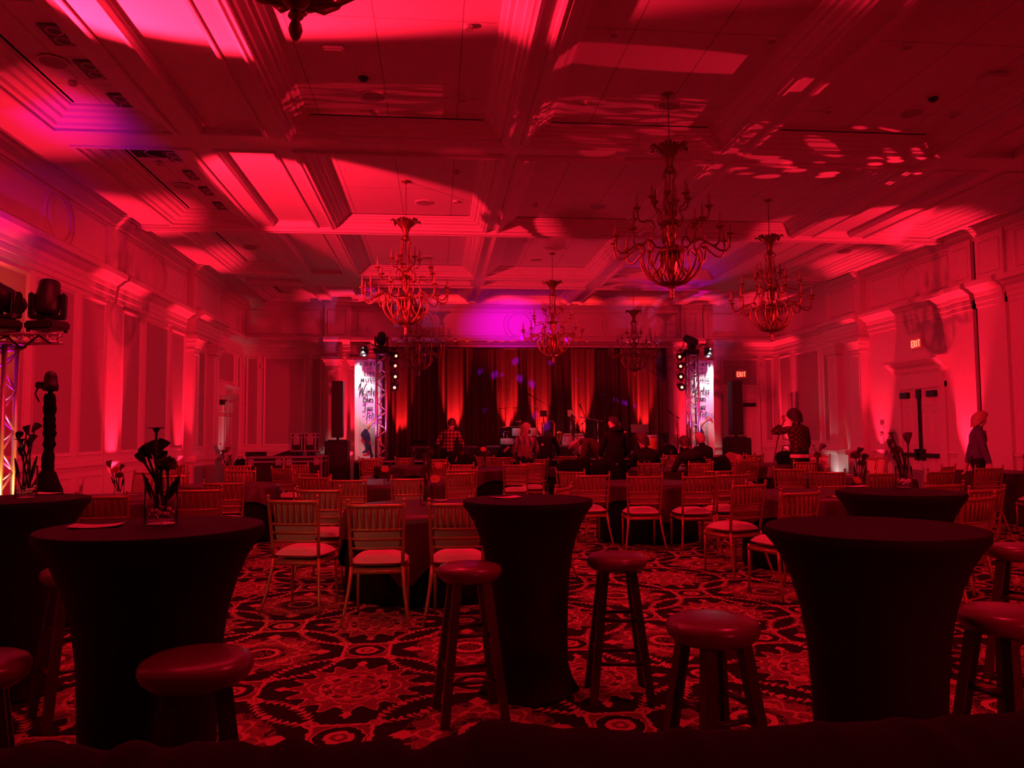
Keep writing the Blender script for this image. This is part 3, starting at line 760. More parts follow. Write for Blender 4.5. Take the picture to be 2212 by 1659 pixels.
ST = [  # pixel centre of the seat top, turn, label
    (425, 1411, 20, 'nearest bar stool, large, in front of the left front cocktail table'),
    (166, 1222, 38, 'bar stool mostly hidden behind the left front cocktail table, legs showing at its left'),
    (1014, 1216, 8, 'bar stool standing against the left side of the middle cocktail table'),
    (1332, 1195, -6, 'bar stool just right of the middle cocktail table'),
    (1539, 1331, 16, 'bar stool with pinkish seat between the middle and the right front tables'),
    (2172, 1312, 12, 'bar stool at the right edge, large, beside the empty right front table'),
    (2200, 1175, 40, 'farther bar stool cut by the right edge of the photo, behind the larger one'),
    (-68, 1420, 25, 'bar stool of which only the seat rim shows at the left edge')]
stool0 = None
for (x, y, a, lab) in ST:
    p = on_z(x, y, 0.76)
    if stool0 is None:
        stool0 = make_stool(lab); stool0.location = (p.x, p.y, 0); stool0.rotation_euler = (0, 0, R(a))
    else: dup(stool0, (p.x, p.y, 0), R(a), lab)

# ------------------------------------------------------------------ ballroom chairs
def make_chair(label):
    t = thing('ballroom_chair', label, 'chair', (0, 0, 0))
    def post(s, z):       # rear post centre at height z, s = -1 or 1
        k = (z-0.42)/0.5
        return Vector((s*(0.192+0.018*k), -0.19-0.055*k-0.02*k*k, z))
    mb = MB()
    for s in (-1, 1):
        mb.tube([post(s, z) for z in (0.42, 0.55, 0.7, 0.85, 0.915)], [0.0145, 0.014, 0.0135, 0.013, 0.012], 8)
        e = post(s, 0.92); mb.ball(e+Vector((0, 0, 0.008)), 0.0165, 8)
        for z in (0.52, 0.64, 0.78): mb.tube([post(s, z-0.006), post(s, z), post(s, z+0.006)], [0.0145, 0.0175, 0.0145], 8, cap=False)
    def rail(z, r, bow=0.022, flat=1.0):
        a, b = post(-1, z), post(1, z)
        mb.tube([a.lerp(b, i/8)+Vector((0, -bow*math.sin(PI*i/8), 0)) for i in range(9)], r, 8)
    rail(0.885, 0.0155); rail(0.705, 0.0105); rail(0.635, 0.0095); rail(0.565, 0.0105)
    mb.build('back_frame', M['gold'], t)
    mb = MB()
    for i in range(7):
        f = (i+1)/8.0
        p = post(-1, 0.705).lerp(post(1, 0.705), f)+Vector((0, -0.021*math.sin(PI*f), 0)); q = post(-1, 0.885).lerp(post(1, 0.885), f)+Vector((0, -0.021*math.sin(PI*f), 0))
        mb.tube([p, p.lerp(q, 0.5), q], [0.0085, 0.0108, 0.0085], 8)
    mb.build('spindles', M['gold'], t)
    # tan pad tied to the front of the back
    def padf(u, v, off):
        uu, vv = u*2-1, v*2-1
        k = 1-0.10*max(0, abs(vv)-0.75)/0.25*abs(uu)**4
        z = 0.715+vv*0.155
        kz = (z-0.42)/0.5
        x = uu*(0.168+0.014*kz)*k
        yy = -0.19-0.055*kz-0.02*kz*kz+0.018-0.012*(1-uu*uu)
        pl = (1-abs(uu)**6)*(1-abs(vv)**6)
        return (x, yy+off*pl, z)
    mb = MB(); mb.grid(lambda u, v: padf(u, v, -0.006), 12, 10); mb.grid(lambda u, v: padf(u, v, 0.03), 12, 10)
    mb.build('back_pad', M['pad'], t)
    mb = MB()
    F = [(-0.20, 0.19), (0.20, 0.19), (0.188, -0.19), (-0.188, -0.19)]
    for i in range(4):
        a, b = F[i], F[(i+1) % 4]; mb.tube([(a[0], a[1], 0.385), (b[0], b[1], 0.385)], 0.018, 8)
    mb.prism([(x*0.97, y*0.97) for (x, y) in F], 0.375, 0.412)
    mb.build('seat_frame', M['gold'], t)
    def seatf(u, v, top):
        uu, vv = u*2-1, v*2-1
        m_ = max(abs(uu), abs(vv)); l = (abs(uu)**5+abs(vv)**5)**0.2 or 1e-6
        k = m_/l if l > 0 else 1
        x = uu*k*(0.216 if vv > 0 else 0.216+0.010*vv); y = vv*k*0.208
        pl = (1-m_**4)
        return (x, y, 0.450+(0.062*pl if top else -0.040*pl))
    mb = MB(); mb.grid(lambda u, v: seatf(u, v, True), 14, 14); mb.grid(lambda u, v: seatf(u, v, False), 14, 14)
    mb.build('seat_cushion', M['cushion'], t)
    for s in (-1, 1):
        mb = MB(); mb.tube([(s*0.192, -0.19, 0.425), (s*0.205, -0.215, 0.28), (s*0.232, -0.265, 0.10), (s*0.252, -0.305, 0.0)], [0.0155, 0.0145, 0.0125, 0.011], 8)
        mb.build('leg', M['gold'], t)
        mb = MB(); mb.tube([(s*0.195, 0.185, 0.42), (s*0.197, 0.188, 0.2), (s*0.2, 0.195, 0.0)], [0.0155, 0.0135, 0.0105], 8)
        mb.build('leg', M['gold'], t)
    return t

TABLES = {  # key: (x, y, radius)
    'TA': (-0.02, 7.25, 0.80), 'TD': (-0.64, 11.11, 0.76), 'TB': (2.83, 10.27, 0.65), 'TC': (-2.85, 10.95, 0.64), 'TM': (-3.50, 8.95, 0.66),
    'TI': (6.32, 11.10, 0.76), 'TK': (4.02, 8.08, 0.68), 'TG': (4.31, 14.35, 0.66), 'TH': (7.10, 15.45, 0.80), 'TF': (0.75, 15.0, 0.66), 'TE': (-0.70, 16.70, 0.60),
    'TW': (2.78, 15.15, 0.54)}
G1, G2 = 'gold chairs around the left tables', 'gold chairs around the right tables'
CH = [  # pixel left, right, top of the back; table it belongs to or turn in degrees; label
 (570, 695, 1072, -14, 'gold chair in the front row, leftmost of the three nearest banquet chairs'),
 (636, 742, 1051, -10, 'gold chair directly behind the leftmost front-row chair'),
 (748, 877, 1080, -3, 'gold chair in the middle of the front row, whole back toward us'),
 (926, 1048, 1078, -4, 'gold front-row chair half hidden by the middle cocktail table and stool'),
 (628, 697, 1018, 'TD', 'gold chair third back on the left aisle, behind two overlapping chairs'),
 (640, 721, 1026, 'TD', 'gold chair overlapping the one left of the second table, in front of it'),
 (710, 793, 1031, 'TD', 'gold chair just above the gap between the two left front-row chairs'),
 (844, 925, 1028, 'TD', 'gold chair behind the nearest round table, left of its tall vase'),
 (959, 1032, 1017, 'TD', 'gold chair behind the nearest table, right of its tall vase'),
 (968, 1025, 1000, 'TF', 'gold chair with only top rail showing above two others, beside dark jackets'),
 (967, 1032, 1010, 4, 'gold chair squeezed between two others right of the second table'),
 (577, 640, 1008, -32, 'gold chair turned toward the second table, red seat showing on its right'),
 (611, 673, 1000, -20, 'gold chair in front of the open flight cases'),
 (483, 557, 1012, 6, 'gold chair in front of the left flight case lid'),
 (484, 543, 1002, 10, 'gold chair beside the small dark flower, nearest the lit corner door'),
 (438, 528, 1037, 8, 'gold chair right behind the right tip of the left front table, rear one'),
 (380, 478, 1051, 6, 'gold chair behind the left front table, directly right of its vase'),
 (176, 266, 1064, 2, 'gold chair between the two left cocktail tables, cut by both'),
 (281, 345, 1016, 150, 'gold chair with pinkish back by the left wall, left of the tall flowers'),
 (350, 398, 1022, 40, 'gold chair seen behind the large flowers, slightly nearer of two'),
 (360, 402, 1000, 35, 'gold chair seen behind the large flowers, farther of two by the left wall'),
 (782, 826, 989, 8, 'gold chair under the left banner, nearer of the overlapping pair'),
 (775, 817, 986, 4, 'gold chair under the left banner, farther of the overlapping pair'),
 (855, 893, 981, 0, 'gold chair in front of the left end of the stage, by a thin vase'),
 (914, 968, 996, 'TF', 'gold chair behind small dark flowers, right of the round far left table'),
 (929, 962, 989, 20, 'gold chair below the person in a plaid shirt'),
 (1026, 1066, 977, -2, 'gold chair with an orange flower in front of its back'),
 (1072, 1104, 985, 6, 'gold chair cut by the long-haired person, on the left'),
 (1085, 1143, 1000, -4, 'gold chair nearest below the long-haired person'),
 (1123, 1176, 997, -8, 'gold chair overlapped at its left by the chair below the long-haired person'),
 (1142, 1184, 989, 10, 'gold chair with one corner showing right of the long-haired person'),
 (1195, 1268, 1014, 'TB', 'gold chair in front of the black coats, left one of the row at third table'),
 (1244, 1318, 1021, 4, 'gold chair right of the middle table top, overlapping the one before the coats'),
 (1190, 1245, 1046, 60, 'gold chair turned sideways right behind the middle cocktail table'),
 (1205, 1243, 978, 0, 'gold chair in front of the congas'),
 (1352, 1433, 1023, -4, 'gold chair with open space around it in the middle, left of a pair'),
 (1473, 1549, 1023, 3, 'gold chair right of the tablecloth corner hanging to a point'),
 (1549, 1618, 1020, 8, 'gold chair right of the hanging-corner table, behind another chair'),
 (1570, 1667, 1040, 20, 'gold chair with red seat turned left, left of the right front table'),
 (1375, 1434, 997, 0, 'gold chair with a handbag hung on its back, behind seated person'),
 (1486, 1542, 997, 0, 'gold chair of the seated person with dark hair and dark jacket'),
 (1518, 1586, 1012, 8, 'gold chair with top rail only, right behind the seated person in dark jacket'),
 (1584, 1634, 988, 14, 'gold chair left of an overlapping pair beyond the pink draped chair'),
 (1594, 1641, 991, 12, 'gold chair right of an overlapping pair beyond the pink draped chair'),
 (1606, 1631, 974, 30, 'gold chair in front of the right loudspeaker, farther one'),
 (1611, 1651, 980, 4, 'gold chair in front of the right loudspeaker, nearer one'),
 (1434, 1469, 975, 0, 'gold chair at the far table under the handrails'),
 (1416, 1441, 987, 40, 'gold chair seen just right of the seated person with short dark hair'),
 (1540, 1576, 975, 0, 'gold chair below the right banner'),
 (1674, 1783, 1056, 16, 'gold chair right behind the empty right front table, nearest of all on the right'),
 (1669, 1740, 1008, 'TI', 'gold chair in front of the round table where a person leans'),
 (1750, 1824, 1014, 'TI', 'gold chair left of the flowers beside the right rear cocktail table'),
 (1710, 1771, 994, -4, 'gold chair farther back, between the leaning person and the flowers'),
 (1870, 1910, 985, 150, 'gold chair partly behind the flowers before the red-lit column base'),
 (1878, 1936, 1017, 6, 'gold chair behind the vase of the right rear cocktail table, left of it'),
 (1993, 2072, 1013, 10, 'gold chair right of the clear vase on the right rear table'),
 (2021, 2076, 1003, 30, 'gold chair partly hidden behind the one right of the clear vase'),
 (2100, 2173, 1006, 2, 'gold chair in front of the person in purple top'),
 (2003, 2077, 1040, 6, 'gold chair with only its top rail showing over the right rear table'),
 (2085, 2177, 1050, 14, 'gold chair beside the right rear table, farther of two overlapping'),
 (2065, 2166, 1066, 24, 'gold chair beside the right rear table, nearest of two overlapping')]
chair0 = None
for (xl, xr, y, tk, lab) in CH:
    p = on_z((xl+xr)/2, y, 0.93)
    if p.y > 17.4:
        k = 17.4/p.y; p = Vector((p.x*k, 17.4, 0.93))
    if isinstance(tk, str):
        tx, ty, _ = TABLES[tk]; a = math.atan2(-(tx-p.x), ty-p.y)
        a = max(-0.6, min(0.6, a*0.55))
    else: a = R(tk)
    f = Vector((-math.sin(a), math.cos(a), 0))
    loc = Vector((p.x, p.y, 0))+f*0.262
    g = G1 if p.x < 1.2 else G2
    if chair0 is None:
        chair0 = make_chair(lab); chair0.location = loc; chair0.rotation_euler = (0, 0, a); chair0['group'] = g
    else: dup(chair0, loc, a, lab, g)
dup(chair0, (8.30, 9.95, 0), R(96), 'gold chair at the right edge of which only the seat and front legs show', G2)
dup(chair0, (8.55, 17.3, 0), R(100), 'gold chair seen edge-on beside the white-lit column base', G2)
dup(chair0, (7.95, 13.9, 0), R(82), 'gold chair seen edge-on in front of the red-lit column base', G2)
dup(chair0, (8.15, 15.9, 0), R(140), 'gold chair turned toward us right of the white-lit column base', G2)

# ------------------------------------------------------------------ round banquet tables
def banquet(key, label, point=None, skirt=0.0):
    cx, cy, r = TABLES[key]
    t = thing('banquet_table', label, 'table', (cx, cy, 0), 0, 'round banquet tables')
    n = 96
    mb = MB()
    def fold(q, z, a):
        k = (0.74-z)/0.74
        return q*(1+k*(0.03+0.025*math.sin(a*17+math.sin(a*3)*2)))
    mb.lathe([(r, 0.004), (r, 0.12), (r, 0.3), (r, 0.5), (r, 0.66), (r*0.998, 0.735)], n, rf=fold, capt=True)
    mb.build('floor_cloth', M['blackfelt'], t)
    mb = MB()
    rot = random.uniform(0, PI/2) if point is None else point
    S = r*1.30
    def edge(a):
        # square overlay: hangs lowest at its corners
        c = max(abs(math.cos(a-rot)), abs(math.sin(a-rot)))
        return min(S/c, r*1.72)-r
    rows = []
    m_ = 10
    for i in range(1, 9): rows.append([(r*1.012*i/8, 0.752) for _ in range(n)])
    for j in range(1, m_+1):
        row = []
        for k in range(n):
            a = 2*PI*k/n; d = edge(a)*j/m_
            kk = d/0.7
            row.append((r*1.02+0.02+d*0.07+kk*0.045*math.sin(a*17+math.sin(a*3)*2), 0.748-d*0.985))
        rows.append(row)
    vs = [Vector((0, 0, 0.752))]
    for row in rows:
        for k, (q, z) in enumerate(row):
            a = 2*PI*k/n; vs.append(Vector((q*math.cos(a), q*math.sin(a), max(0.03, z))))
    fs = [(0, 1+k, 1+(k+1) % n) for k in range(n)]
    for i in range(len(rows)-1):
        for k in range(n):
            fs.append((1+i*n+k, 1+i*n+(k+1) % n, 1+(i+1)*n+(k+1) % n, 1+(i+1)*n+k))
    mb.add(vs, fs, 0, True)
    mb.build('table_overlay', M['satin'], t)
    return t
banquet('TA', 'nearest round banquet table, burgundy overlay over black cloth, behind front-row chairs', 0.5)
banquet('TD', 'second round banquet table behind the nearest one, burgundy overlay, left of centre', 0.3)
banquet('TB', 'round banquet table in the middle whose overlay corner hangs to a point', -PI/2+PI/4+0.08)
banquet('TC', 'round banquet table at far left, in front of the lit corner door', 0.6)
banquet('TM', 'round banquet table at left wall with small vase, behind the cocktail tables', 0.2)
banquet('TI', 'wide round banquet table at right, in front of the red-lit column', 0.4)
banquet('TK', 'round banquet table just behind the right rear cocktail table, flowers on it', 0.7)
banquet('TG', 'round banquet table where two people sit facing the stage', 0.1)
banquet('TH', 'round banquet table that the person with dark curly hair leans on', 0.9)
banquet('TF', 'round banquet table left of the long-haired person', 0.5)
banquet('TE', 'small round banquet table nearest the stage at left', 0.3)
banquet('TW', 'round banquet table behind the chairs draped with black coats', 0.2)
# long table at the right edge
t = thing('buffet_table', 'long dark covered table at the right edge by the wall', 'table', (9.10, 11.65, 0))
mb = MB(); mb.bbox(-0.40, 0.40, -0.75, 0.75, 0.73, 0.76, 0.008); mb.build('tabletop', M['satin'], t)
def sk(u, v):
    per = u*4.6; w = 0.02*math.sin(u*90)*(1-v)
    if per < 0.8: p = (-0.40+per, -0.75-w)
    elif per < 2.3: p = (0.40+w, -0.75+per-0.8)
    elif per < 3.1: p = (0.40-(per-2.3), 0.75+w)
    else: p = (-0.40-w, 0.75-(per-3.1))
    return (p[0], p[1], 0.005+v*0.73)
mb = MB(); mb.grid(sk, 200, 6); mb.build('skirt', M['satin'], t)

# ------------------------------------------------------------------ flyers, vases and flowers
def flyer(px, py, z, w, d, a, label, m_='paper', cat='flyer'):
    c = on_z(px, py, z)
    mb = MB()
    mb.grid(lambda u, v: ((u-0.5)*w, (v-0.5)*d, 0.0015+0.006*abs(u-0.5)**2*4), 6, 4); mb.grid(lambda u, v: ((u-0.5)*w, (v-0.5)*d, 0.0006+0.006*abs(u-0.5)**2*4), 6, 4)
    o = mb.build('flyer', M[m_]); o.location = (c.x, c.y, z); o.rotation_euler = (0, 0, R(a))
    tag(o, label, cat, 'printed flyers on the tables'); return o
flyer(208, 1137, 1.094, 0.17, 0.11, 8, 'printed flyer on the left front cocktail table')
flyer(108, 1066, 1.074, 0.16, 0.11, 4, 'printed flyer on the cocktail table at the left edge')
flyer(1093, 1075, 1.054, 0.16, 0.10, 20, 'pink flyer on the middle cocktail table', 'paperpink')
flyer(1842, 1051, 1.054, 0.17, 0.10, -6, 'printed flyer on the right rear cocktail table')
flyer(952, 1081, 0.756, 0.12, 0.10, 6, 'folded card on the nearest banquet table')
flyer(1799, 1073, 0.756, 0.10, 0.10, 10, 'pale card on the banquet table behind the right rear cocktail table')
flyer(1826, 1026, 0.756, 0.16, 0.12, 5, 'pale card on the wide right banquet table')
flyer(289, 1069, 0.756, 0.14, 0.10, 5, 'pale card beside the small vase on the left wall table')
flyer(1468, 1004, 0.756, 0.22, 0.16, 5, 'white papers on the table of the seated people')
flyer(872, 1004, 0.756, 0.16, 0.10, 5, 'pale card on the small round table nearest the stage')

def flower(parent, base, tip, kind, size, bend=0.02, sd=0):
    rnd = random.Random(sd)
    b, t_ = Vector(base), Vector(tip)
    side = Vector((rnd.uniform(-1, 1), rnd.uniform(-1, 1), 0)).normalized()*bend
    pts = [b.lerp(t_, i/6)+side*math.sin(PI*i/6) for i in range(7)]
    mb = MB(); mb.tube(pts, 0.0048*(size/0.04)**0.3, 6)
    mb.build('stem', M['stem'], parent)
    mb = MB(); s = size
    d = (pts[-1]-pts[-2]).normalized()
    if kind == 'daisy':
        n = 18
        for k in range(n):
            a = 2*PI*k/n; u = Vector((math.cos(a), math.sin(a), 0)); w = Vector((-math.sin(a), math.cos(a), 0))*s*0.16
            p0 = t_+u*s*0.15; p1 = t_+u*s*0.6+Vector((0, 0, 0.08*s)); p2 = t_+u*s+Vector((0, 0, 0.12*s))
            vs = [p0-w*0.5, p0+w*0.5, p1+w, p1-w, p2]
            mb.add(vs+[v-Vector((0, 0, 0.03*s)) for v in vs], [(0, 1, 2, 3), (3, 2, 4), (5, 8, 7, 6), (8, 9, 7)], 0, True)
        mb.lathe([(s*0.12, -s*0.35), (s*0.25, -s*0.15), (s*0.34, 0.02*s), (s*0.15, 0.08*s)], 12, t_)
    elif kind == 'calla':
        ax = (d+Vector((rnd.uniform(-.5, .5), rnd.uniform(-.5, .5), -0.1))).normalized()
        n = 14
        prof = [(0.12, -0.95), (0.35, -0.6), (0.62, -0.2), (0.80, 0.15), (0.98, 0.5), (1.05, 0.8)]
        mb.lathe([(q*s*0.62, z*s) for (q, z) in prof], n, t_, axis=ax, capt=False, rf=lambda q, z, a: q*(1+0.35*math.cos(a)*max(0, z/s)))
        mb.lathe([(q*s*0.55, z*s) for (q, z) in prof[::-1]], n, t_, axis=ax, capb=False, capt=False, rf=lambda q, z, a: q*(1+0.35*math.cos(a)*max(0, z/s)))
        mb.tube([t_, t_+ax*s*0.5], s*0.09, 6)
    elif kind == 'mum':
        for i in range(60):
            ph = math.acos(1-1.4*(i+0.5)/60); a = i*2.4
            u = Vector((math.sin(ph)*math.cos(a), math.sin(ph)*math.sin(a), math.cos(ph)))
            w = u.orthogonal().normalized()*s*0.13
            p0, p1, p2 = t_+u*s*0.2, t_+u*s*0.75, t_+u*s
            vs = [p0-w*0.4, p0+w*0.4, p1+w, p1-w, p2]; q = u.cross(w).normalized()*s*0.05
            mb.add(vs+[v+q for v in vs], [(0, 1, 2, 3), (3, 2, 4), (5, 8, 7, 6), (8, 9, 7)], 0, True)
        mb.ball(t_, s*0.5, 10)
    elif kind == 'gerbera':
        n = 20
        ax = Vector((0.0, -0.8, 0.6)).normalized(); q = Vector((0, 0, 1)).rotation_difference(ax)
        for k in range(n):
            a = 2*PI*k/n; u = q @ Vector((math.cos(a), math.sin(a), 0)); w = (q @ Vector((-math.sin(a), math.cos(a), 0)))*s*0.15
            p0, p1, p2 = t_+u*s*0.1, t_+u*s*0.7, t_+u*s
            vs = [p0-w*0.4, p0+w*0.4, p1+w, p1-w, p2]
            mb.add(vs+[v-ax*0.03*s for v in vs], [(0, 1, 2, 3), (3, 2, 4), (5, 8, 7, 6), (8, 9, 7)], 0, True)
        mb.lathe([(s*0.3, -s*0.08), (s*0.3, 0.04*s), (s*0.15, 0.09*s)], 12, t_, axis=ax)
    elif kind == 'leaf':
        def lf(u, v):
            w = math.sin(PI*min(1, u*0.97+0.02))**0.8*0.32*s*2
            p = b.lerp(t_, 0.35+0.65*u); sd_ = (t_-b).cross(Vector((0, 1, 0))).normalized()
            return p+sd_*(v-0.5)*w+Vector((0, 0, 0.02*s*math.sin(PI*v)))
        mb.grid(lf, 10, 4); mb.grid(lambda u, v: lf(u, v)+Vector((0, 0.002, 0.002)), 10, 4)
    mt = {'daisy': 'petal', 'calla': 'petaldark', 'mum': 'petal', 'gerbera': 'petalorange', 'leaf': 'stem'}[kind]
    mb.build({'leaf': 'leaf'}.get(kind, 'blossom'), M[mt], parent)

def vase(px, py, z, r, h, flowers, label, beads=True):
    """flowers: (kind, tip pixel x, tip pixel y, depth offset, size)"""
    c = on_z(px, py, z)
    t = thing('flower_vase', label, 'vase', (c.x, c.y, z), 0, 'clear glass vases with flowers')
    mb = MB()
    mb.lathe([(r*0.95, 0.0), (r, 0.004), (r, h*0.5), (r, h), (r-0.003, h), (r-0.003, h*0.5), (r-0.003, 0.012), (r*0.5, 0.012)], 32)
    mb.build('glass', M['glass'], t)
    if beads:
        mb = MB(); rnd = random.Random(int(px))
        for i in range(46):
            a, q = rnd.uniform(0, 2*PI), (r-0.012)*math.sqrt(rnd.random())
            mb.ball((q*math.cos(a), q*math.sin(a), 0.021+rnd.random()*h*0.22), rnd.uniform(0.006, 0.010), 6)
        o = mb.build('glass_beads', M['gems'], t); o['kind'] = 'stuff'
    for i, (kd, fx, fy, dy, s) in enumerate(flowers):
        p = on_y(fx, fy, c.y+dy)-Vector((c.x, c.y, z))
        a = i*2.4
        flower(t, (0.35*r*math.cos(a), 0.35*r*math.sin(a), 0.035), p, kd, s, 0.012*h/0.15, i+int(px))
    return t
vase(347, 1130, 1.094, 0.058, 0.17, [('daisy', 338, 926, 0.0, 0.042), ('calla', 316, 978, 0.0, 0.034), ('calla', 345, 966, 0.02, 0.036), ('calla', 306, 990, -0.02, 0.030), ('calla', 330, 972, -0.03, 0.036),
     ('mum', 361, 1006, 0.0, 0.040), ('leaf', 388, 1028, 0.0, 0.042), ('leaf', 352, 960, 0.05, 0.012), ('calla', 352, 990, 0.03, 0.028), ('leaf', 308, 1022, 0.02, 0.02)],
     'largest flower vase with beads, on the left front cocktail table')
vase(56, 1074, 1.074, 0.056, 0.18, [('daisy', 45, 950, 0.0, 0.055), ('calla', 58, 930, 0.0, 0.032), ('calla', 75, 925, 0.02, 0.034), ('calla', 40, 943, -0.02, 0.032), ('calla', 68, 950, 0.0, 0.034), ('calla', 44, 975, 0.02, 0.028),
     ('leaf', 80, 985, 0.0, 0.032), ('leaf', 32, 990, 0.0, 0.02), ('calla', 62, 960, 0.03, 0.028)], 'flower vase on the cocktail table at the left edge')
vase(1953, 1052, 1.054, 0.050, 0.135, [('daisy', 1925, 936, 0.0, 0.038), ('calla', 1922, 958, 0.0, 0.034), ('calla', 1960, 948, 0.0, 0.045), ('mum', 1936, 973, 0.0, 0.040), ('calla', 1938, 992, 0.0, 0.036), ('leaf', 1948, 968, 0.02, 0.02), ('leaf', 1958, 985, 0.02, 0.02)],
     'clear flower vase on the right rear cocktail table')
vase(920, 1091, 0.757, 0.055, 0.19, [('gerbera', 940, 1034, -0.02, 0.05), ('calla', 924, 985, 0.0, 0.04), ('calla', 932, 978, 0.02, 0.04), ('leaf', 915, 1000, 0.0, 0.03), ('calla', 915, 992, 0.0, 0.035)],
     'tall clear vase with orange flower on the nearest banquet table', False)
vase(257, 1069, 0.757, 0.052, 0.17, [('calla', 236, 1004, 0.0, 0.05), ('gerbera', 249, 1015, 0.0, 0.05), ('calla', 262, 1010, 0.0, 0.04), ('leaf', 268, 1030, 0.0, 0.04), ('leaf', 240, 1030, 0, 0.03), ('mum', 258, 1028, 0, 0.05)],
     'small flower vase on the left wall banquet table', False)
vase(838, 1046, 0.757, 0.055, 0.17, [('gerbera', 832, 1013, 0.0, 0.06), ('calla', 842, 1006, 0.0, 0.04), ('leaf', 838, 1020, 0.0, 0.03)], 'clear vase with orange flower on the second banquet table', False)
vase(890, 1004, 0.757, 0.055, 0.25, [('calla', 897, 968, 0.0, 0.05), ('calla', 893, 974, 0.0, 0.05), ('leaf', 900, 975, 0.0, 0.04)], 'thin clear vase on the round table nearest the stage', False)
vase(925, 1036, 0.757, 0.05, 0.18, [('calla', 918, 988, 0.0, 0.07), ('calla', 927, 984, 0.0, 0.07), ('leaf', 932, 992, 0.0, 0.05), ('leaf', 914, 998, 0, 0.05), ('gerbera', 948, 1005, 0.0, 0.06)], 'dark flowers in front of a chair on the second banquet table', False)
vase(1046, 1013, 0.757, 0.05, 0.18, [('gerbera', 1044, 970, -0.05, 0.06), ('calla', 1040, 978, 0.0, 0.07), ('calla', 1052, 980, 0.0, 0.07), ('leaf', 1046, 975, 0.0, 0.06)], 'vase with bright orange flower left of the long-haired person', False)
vase(488, 1022, 0.757, 0.05, 0.17, [('calla', 482, 978, 0.0, 0.06), ('calla', 491, 973, 0.0, 0.06), ('calla', 496, 988, 0.0, 0.05), ('leaf', 484, 992, 0.0, 0.05), ('leaf', 496, 995, 0.0, 0.05)], 'small dark flowers before the lit corner door', False)
vase(1856, 1072, 0.757, 0.055, 0.18, [('gerbera', 1852, 1037, -0.35, 0.045), ('mum', 1848, 985, 0.0, 0.06), ('calla', 1856, 975, 0.0, 0.05), ('calla', 1866, 990, 0.0, 0.05), ('mum', 1862, 1002, 0.0, 0.05), ('leaf', 1872, 1005, 0.0, 0.05), ('leaf', 1845, 1005, 0.0, 0.04)],
     'flowers with orange blossom left of the right rear cocktail table', False)
vase(1768, 1024, 0.757, 0.05, 0.18, [('daisy', 1757, 962, 0.0, 0.06), ('calla', 1774, 966, 0.0, 0.07), ('leaf', 1764, 975, 0.0, 0.05), ('mum', 1766, 985, 0.0, 0.07)], 'flowers in front of the white-lit wall, right of the leaning person', False)
vase(1447, 1008, 0.757, 0.045, 0.16, [('calla', 1450, 978, 0.0, 0.05), ('leaf', 1444, 980, 0.0, 0.05)], 'small vase on the table of the seated people', False)
